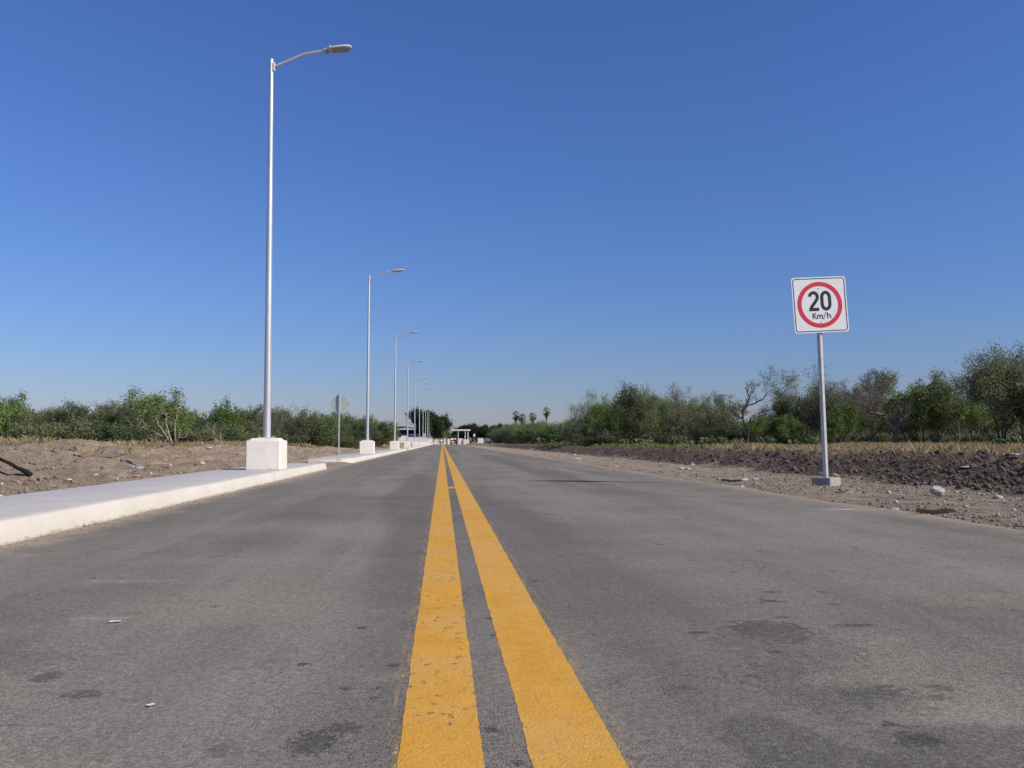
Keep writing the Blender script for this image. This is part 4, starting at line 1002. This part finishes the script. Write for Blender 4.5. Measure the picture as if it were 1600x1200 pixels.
def grass(name, mat, n, xr, yr, hh, label, seed, dens, w=.010):
    rs = np.random.RandomState(seed); X = rs.uniform(*xr, n); Y = rs.uniform(*yr, n)
    k = rs.rand(n) < dens(X, Y); X, Y = X[k], Y[k]; m_ = 7; n = len(X)
    X = np.repeat(X, m_) + rs.normal(0, .07, n * m_); Y = np.repeat(Y, m_) + rs.normal(0, .07, n * m_); n = len(X)
    H = hh * rs.uniform(.45, 1.25, n) * (.75 + .7 * np.clip(fbm(X, Y, 3, 2) + .3, 0, 1)); Z = hgt(X, Y) - .03
    a = rs.rand(n) * 6.283; ln = rs.uniform(.1, .9, n) * H; dx, dy = np.cos(a) * ln, np.sin(a) * ln
    b = rs.rand(n) * 3.14; wx, wy = np.cos(b) * w, np.sin(b) * w
    V = np.stack([np.stack([X - wx, Y - wy, Z], -1), np.stack([X + wx, Y + wy, Z], -1), np.stack([X + dx * .4 + wx * .8, Y + dy * .4 + wy * .8, Z + H * .6], -1), np.stack([X + dx, Y + dy, Z + H], -1)], 1).reshape(-1, 3)
    return tag(link(name, mesh_np(name, V, quads=np.arange(n * 4).reshape(-1, 4), mat=mat)), label, 'grass', None, 'stuff')
def dR(X, Y): return sstep(12.8, 14.8, X + fbm(X, Y, 3, 3) * 2.6) * np.clip(.42 + 1.9 * fbm(X + 4, Y, 2.5, 4, .6), .02, 1)
grass('dry_grass', M['grass_dry'], 46000, (12.5, 42), (16, 64), .30, 'golden dry grass between the dark soil and the right wood', 1, dR, .0075)
grass('green_grass', M['grass_green'], 7000, (12, 40), (18, 75), .24, 'green grass tufts among the dry grass on the right', 2, lambda X, Y: dR(X, Y) * (fbm(X + 20, Y + 5, 7, 3) > .12), .013)
grass('green_grass', M['grass_green'], 2500, (11.0, 15.5), (44, 110), .32, 'green grass verge before the first high crown of the right wood', 6, lambda X, Y: sstep(11.2, 12.6, X) * .8, .018)
grass('dry_grass', M['grass_dry'], 20000, (-26, -8.5), (19, 62), .30, 'golden dry grass along the top of the left dirt bank', 3, lambda X, Y: sstep(9.0, 10.8, -X + fbm(X + 8, Y, 4, 3) * 4) * (fbm(X, Y + 40, 2.6, 4) > -.04), .010)
grass('green_grass', M['grass_green'], 900, (-16, -4.9), (12, 60), .11, 'sparse green weeds on the left dirt bank', 4, lambda X, Y: (fbm(X, Y + 11, 2.0, 3) > .25) * .8, .006)
grass('dry_grass', M['grass_dry'], 500, (5.3, 8.5), (10, 50), .10, 'sparse dry tufts on the right shoulder', 5, lambda X, Y: (fbm(X, Y + 4, 1.4, 3) > .22) * .7, .007)

# ================================================================== the far end: wall, shed, gate, vehicles
def gx(px, Y): return at_y(px, HZ, Y).x
def pz(py, Y, px=691): return at_y(px, py, Y).z
Y = 236.0
t = thing('boundary_wall', 'white boundary wall in front of the curved roof shed', 'wall', (0, Y, 0))
for x0, x1, tp in ((617, 626.6, 683.6), (626.6, 637, 681.0), (637, 668, 683.4), (668, 676, 685.5)):
    MB().box(gx(x0, Y) + .003, gx(x1, Y), 0, .2, -.1, pz(tp, Y), .01).build('wall_panel', M['whitewall'], t, False, (0, 0, 0))
    MB().box(gx(x0, Y) + .003, gx(x1, Y), -.03, .23, pz(tp, Y) + .002, pz(tp, Y) + .07, .01).build('coping', M['whitewall'], t)
# shed
Y = 252.0; t = thing('open_shed', 'open shed with grey curved roof behind the white wall', 'shed', (0, Y, 0))
xa, xb = gx(613, Y), gx(649, Y); zr = pz(666, Y); zl = pz(670, Y)
r1 = MB(); n = 10; ring = []
for yy in (0, 22):
    up = [(xa + (xb - xa) * i / n, yy, zl + (zr - zl) * math.sin(math.pi * (.15 + .8 * i / n)) * 1.0) for i in range(n + 1)]
    ring.append(up + [(x, y_, z - .12) for x, y_, z in up[::-1]])
r1.rings(ring).build('roof', M['roof_metal'], t)
for yy in (.3, 7, 14, 21.6):
    for xx in (xa + .2, xb - .2): MB().box(xx - .1, xx + .1, yy - .1, yy + .1, 0, zl + .2).build('post', M['roof_metal'], t)
MB().box(xa, xb, 21.9, 22.0, 0, zl).build('back_wall', M['shed_shade'], t)
# vehicles
def vehicle(name, label, cat, loc, rz, paint, kind):
    t = thing(name, label, cat, loc, rz)
    def hull(prof, w, mat, nm, par=None, inset=.1):
        r = [[(x, -w, z) for x, z in prof], [(x, w, z) for x, z in prof]]
        ins = [[(x * .985, -w - inset * .0, z) for x, z in prof]]
        return MB().rings(r).build(nm, mat, par or t)
    if kind == 'bus':
        hull([(-4.2, .5), (4.2, .5), (4.3, 1.2), (4.25, 2.7), (4.0, 2.95), (-4.1, 2.95), (-4.25, 2.7)], 1.2, paint, 'body')
        for i in range(6):
            for s_ in (-1, 1): MB().box(-3.7 + i * 1.25, -2.65 + i * 1.25, s_ * 1.205 - .006, s_ * 1.205 + .006, 1.5, 2.3).build('window', M['glass'], t)
        MB().box(4.262, 4.29, -1.0, 1.0, 1.5, 2.5).build('windscreen', M['glass'], t)
        ax, wr = (-2.6, 2.7), .48; wy = 1.1
    elif kind == 'pickup':
        hull([(-2.5, .45), (2.5, .45), (2.55, .75), (2.45, 1.02), (1.3, 1.10), (.6, 1.72), (-.9, 1.75), (-1.05, 1.12), (-2.55, 1.12)], .9, paint, 'body')
        MB().box(-.75, .45, -.906, .906, 1.16, 1.62).build('window', M['glass'], t)
        MB().add([(1.26, -.75, 1.14), (1.26, .75, 1.14), (.66, .72, 1.70), (.66, -.72, 1.70)], [(0, 1, 2, 3)]).build('windscreen', M['glass'], t, loc=(.02, 0, .01))
        for s_ in (-1, 1): MB().box(2.47, 2.56, s_ * .62 - .16, s_ * .62 + .16, .78, .95, .02).build('headlight', M['sign_white'], t)
        ax, wr = (-1.6, 1.6), .38; wy = .85
    else:
        hull([(-2.1, .35), (2.15, .35), (2.2, .65), (2.1, .88), (1.15, .98), (.45, 1.45), (-1.2, 1.48), (-1.95, 1.05), (-2.15, .95)], .85, paint, 'body')
        MB().box(-1.1, .4, -.856, .856, 1.02, 1.38).build('window', M['glass'], t)
        ax, wr = (-1.35, 1.35), .32; wy = .78
    for x in ax:
        for s_ in (-1, 1): MB().tube([(x, s_ * (wy - .02), wr), (x, s_ * (wy + .16), wr)], wr, 16).build('wheel', M['tyre'], t)
    return t
vehicle('bus', 'blue vehicle parked under the curved roof shed', 'bus', ((gx(623, 258) + gx(640, 258)) / 2 - .2, 258, gz(-12, 258)), R(12), M['blue_paint'], 'bus')
vehicle('pickup_truck', 'dark pickup parked right of the gate canopy', 'pickup truck', (gx(742, 292), 292, gz(gx(742, 292), 292)), R(250), M['navy_paint'], 'pickup')
vehicle('car', 'white parked car half hidden by the hedge right of the gate', 'car', (gx(772, 250), 250, gz(gx(772, 250), 250)), R(185), M['white_paint'], 'car')
# maroon truck carrying something yellow, in the gateway
Yt = 300.0; tx = gx(708.5, Yt)
t = thing('truck', 'maroon truck with yellow load standing in the gateway', 'truck', (tx, Yt, gz(tx, Yt)))
MB().rings([[(-1.2, -1.5, .5), (1.2, -1.5, .5), (1.25, -1.5, 1.5), (1.0, -1.2, 2.35), (-1.0, -1.2, 2.35), (-1.25, -1.5, 1.5)], [(-1.2, .6, .5), (1.2, .6, .5), (1.25, .6, 1.5), (1.0, .6, 2.4), (-1.0, .6, 2.4), (-1.25, .6, 1.5)]]).build('cab', M['maroon_paint'], t)
MB().add([(-.95, -1.47, 1.55), (.95, -1.47, 1.55), (.85, -1.25, 2.2), (-.85, -1.25, 2.2)], [(0, 1, 2, 3)]).build('windscreen', M['white_paint'], t, loc=(0, -.03, 0))
MB().box(-.8, .8, -1.56, -1.51, .75, 1.1).build('grille', M['white_paint'], t)
MB().box(-1.25, 1.25, .65, 5.0, .7, 2.3).build('load_bed', M['maroon_paint'], t)
MB().tube([(.2, 1.5, 2.2), (.3, 1.4, 3.0), (1.2, 1.2, 3.2), (1.5, 1.0, 2.6)], [.35, .32, .28, .25], 8).build('load', M['yellow_paint'], t)
for x in (-1, 1):
    for y_ in (-.8, 3.6): MB().tube([(x * .95, y_, .5), (x * 1.25, y_, .5)], .5, 14).build('wheel', M['tyre'], t)
# gate
Y = 299.0
t = thing('gate_canopy', 'flat white canopy on thin posts over the gate', 'canopy', (0, Y, 0))
MB().box(gx(697.5, Y), gx(735, Y), -1.5, 4.5, pz(673.2, Y), pz(671.0, Y), .05).build('roof', M['roof_white'], t)
for px in (699.5, 716, 727, 731.5):
    for yy in (-1.2, 4.0): MB().box(gx(px, Y) - .11, gx(px, Y) + .11, yy - .11, yy + .11, -.1, pz(673.2, Y) - .002).build('post', M['post_white'], t)
def wall(px0, px1, top, Yw, lab, board=None):
    w = thing('gate_wall', lab, 'wall', (gx((px0 + px1) / 2, Yw), Yw, 0)); hw = (gx(px1, Yw) - gx(px0, Yw)) / 2
    MB().box(-hw, hw, 0, .25, -.1, pz(top, Yw), .02).build('wall_panel', M['whitewall'], w)
    MB().box(-hw - .05, hw + .05, -.05, .30, pz(top, Yw) + .002, pz(top, Yw) + .12, .02).build('coping', M['whitewall'], w)
    if board: MB().box(gx(board[0], Yw) - w.location.x, gx(board[1], Yw) - w.location.x, -.04, -.003, pz(board[3], Yw), pz(board[2], Yw)).build('board', M['tan_board'], w)
wall(675, 703.3, 686, 298, 'white gate wall left of the gateway, with a tan board', (685.5, 693.5, 690, 692))
wall(714.8, 723, 685.5, 298, 'white gate wall just right of the maroon truck')
wall(724.3, 733, 686.8, 297.5, 'lower white gate wall under the canopy right end')
wall(746.8, 755, 685.0, 290, 'white wall block right of the dark pickup')
b = Vector((gx(759.5, 240), 240, 0)); b.z = gz(b.x, 240)
t = thing('utility_cabinet', 'grey green utility cabinet right of the white wall block', 'cabinet', b)
MB().box(-.5, .5, -.3, .3, -.05, 1.5, .03).build('body', M['cabinet'], t); MB().box(-.44, .44, -.325, -.303, .1, 1.4, .01).build('door', M['cabinet'], t)
MB().box(-.55, .55, -.36, .36, 1.503, 1.56, .02).build('lid', M['cabinet'], t)
for px, Yb, zt, zb, lab in ((741, 285, 678, 682, 'small white notice sign behind the dark pickup'), (663, 240, 677, 682.5, 'pale square notice sign among the far lamps')):
    b = Vector((gx(px, Yb), Yb, 0)); b.z = gz(b.x, Yb); hw = 2.3 / F * Yb * (.6 if px > 700 else 1)
    t = thing('notice_sign', lab, 'sign', b)
    MB().box(-.05, .05, -.05, .05, -.1, pz(zb, Yb) - b.z + .3).build('post', M['steel_post'], t)
    MB().box(-hw, hw, -.09, -.053, pz(zb, Yb) - b.z, pz(zt, Yb) - b.z, .01).build('plate', M['sign_white'] if px > 700 else M['alu'], t)
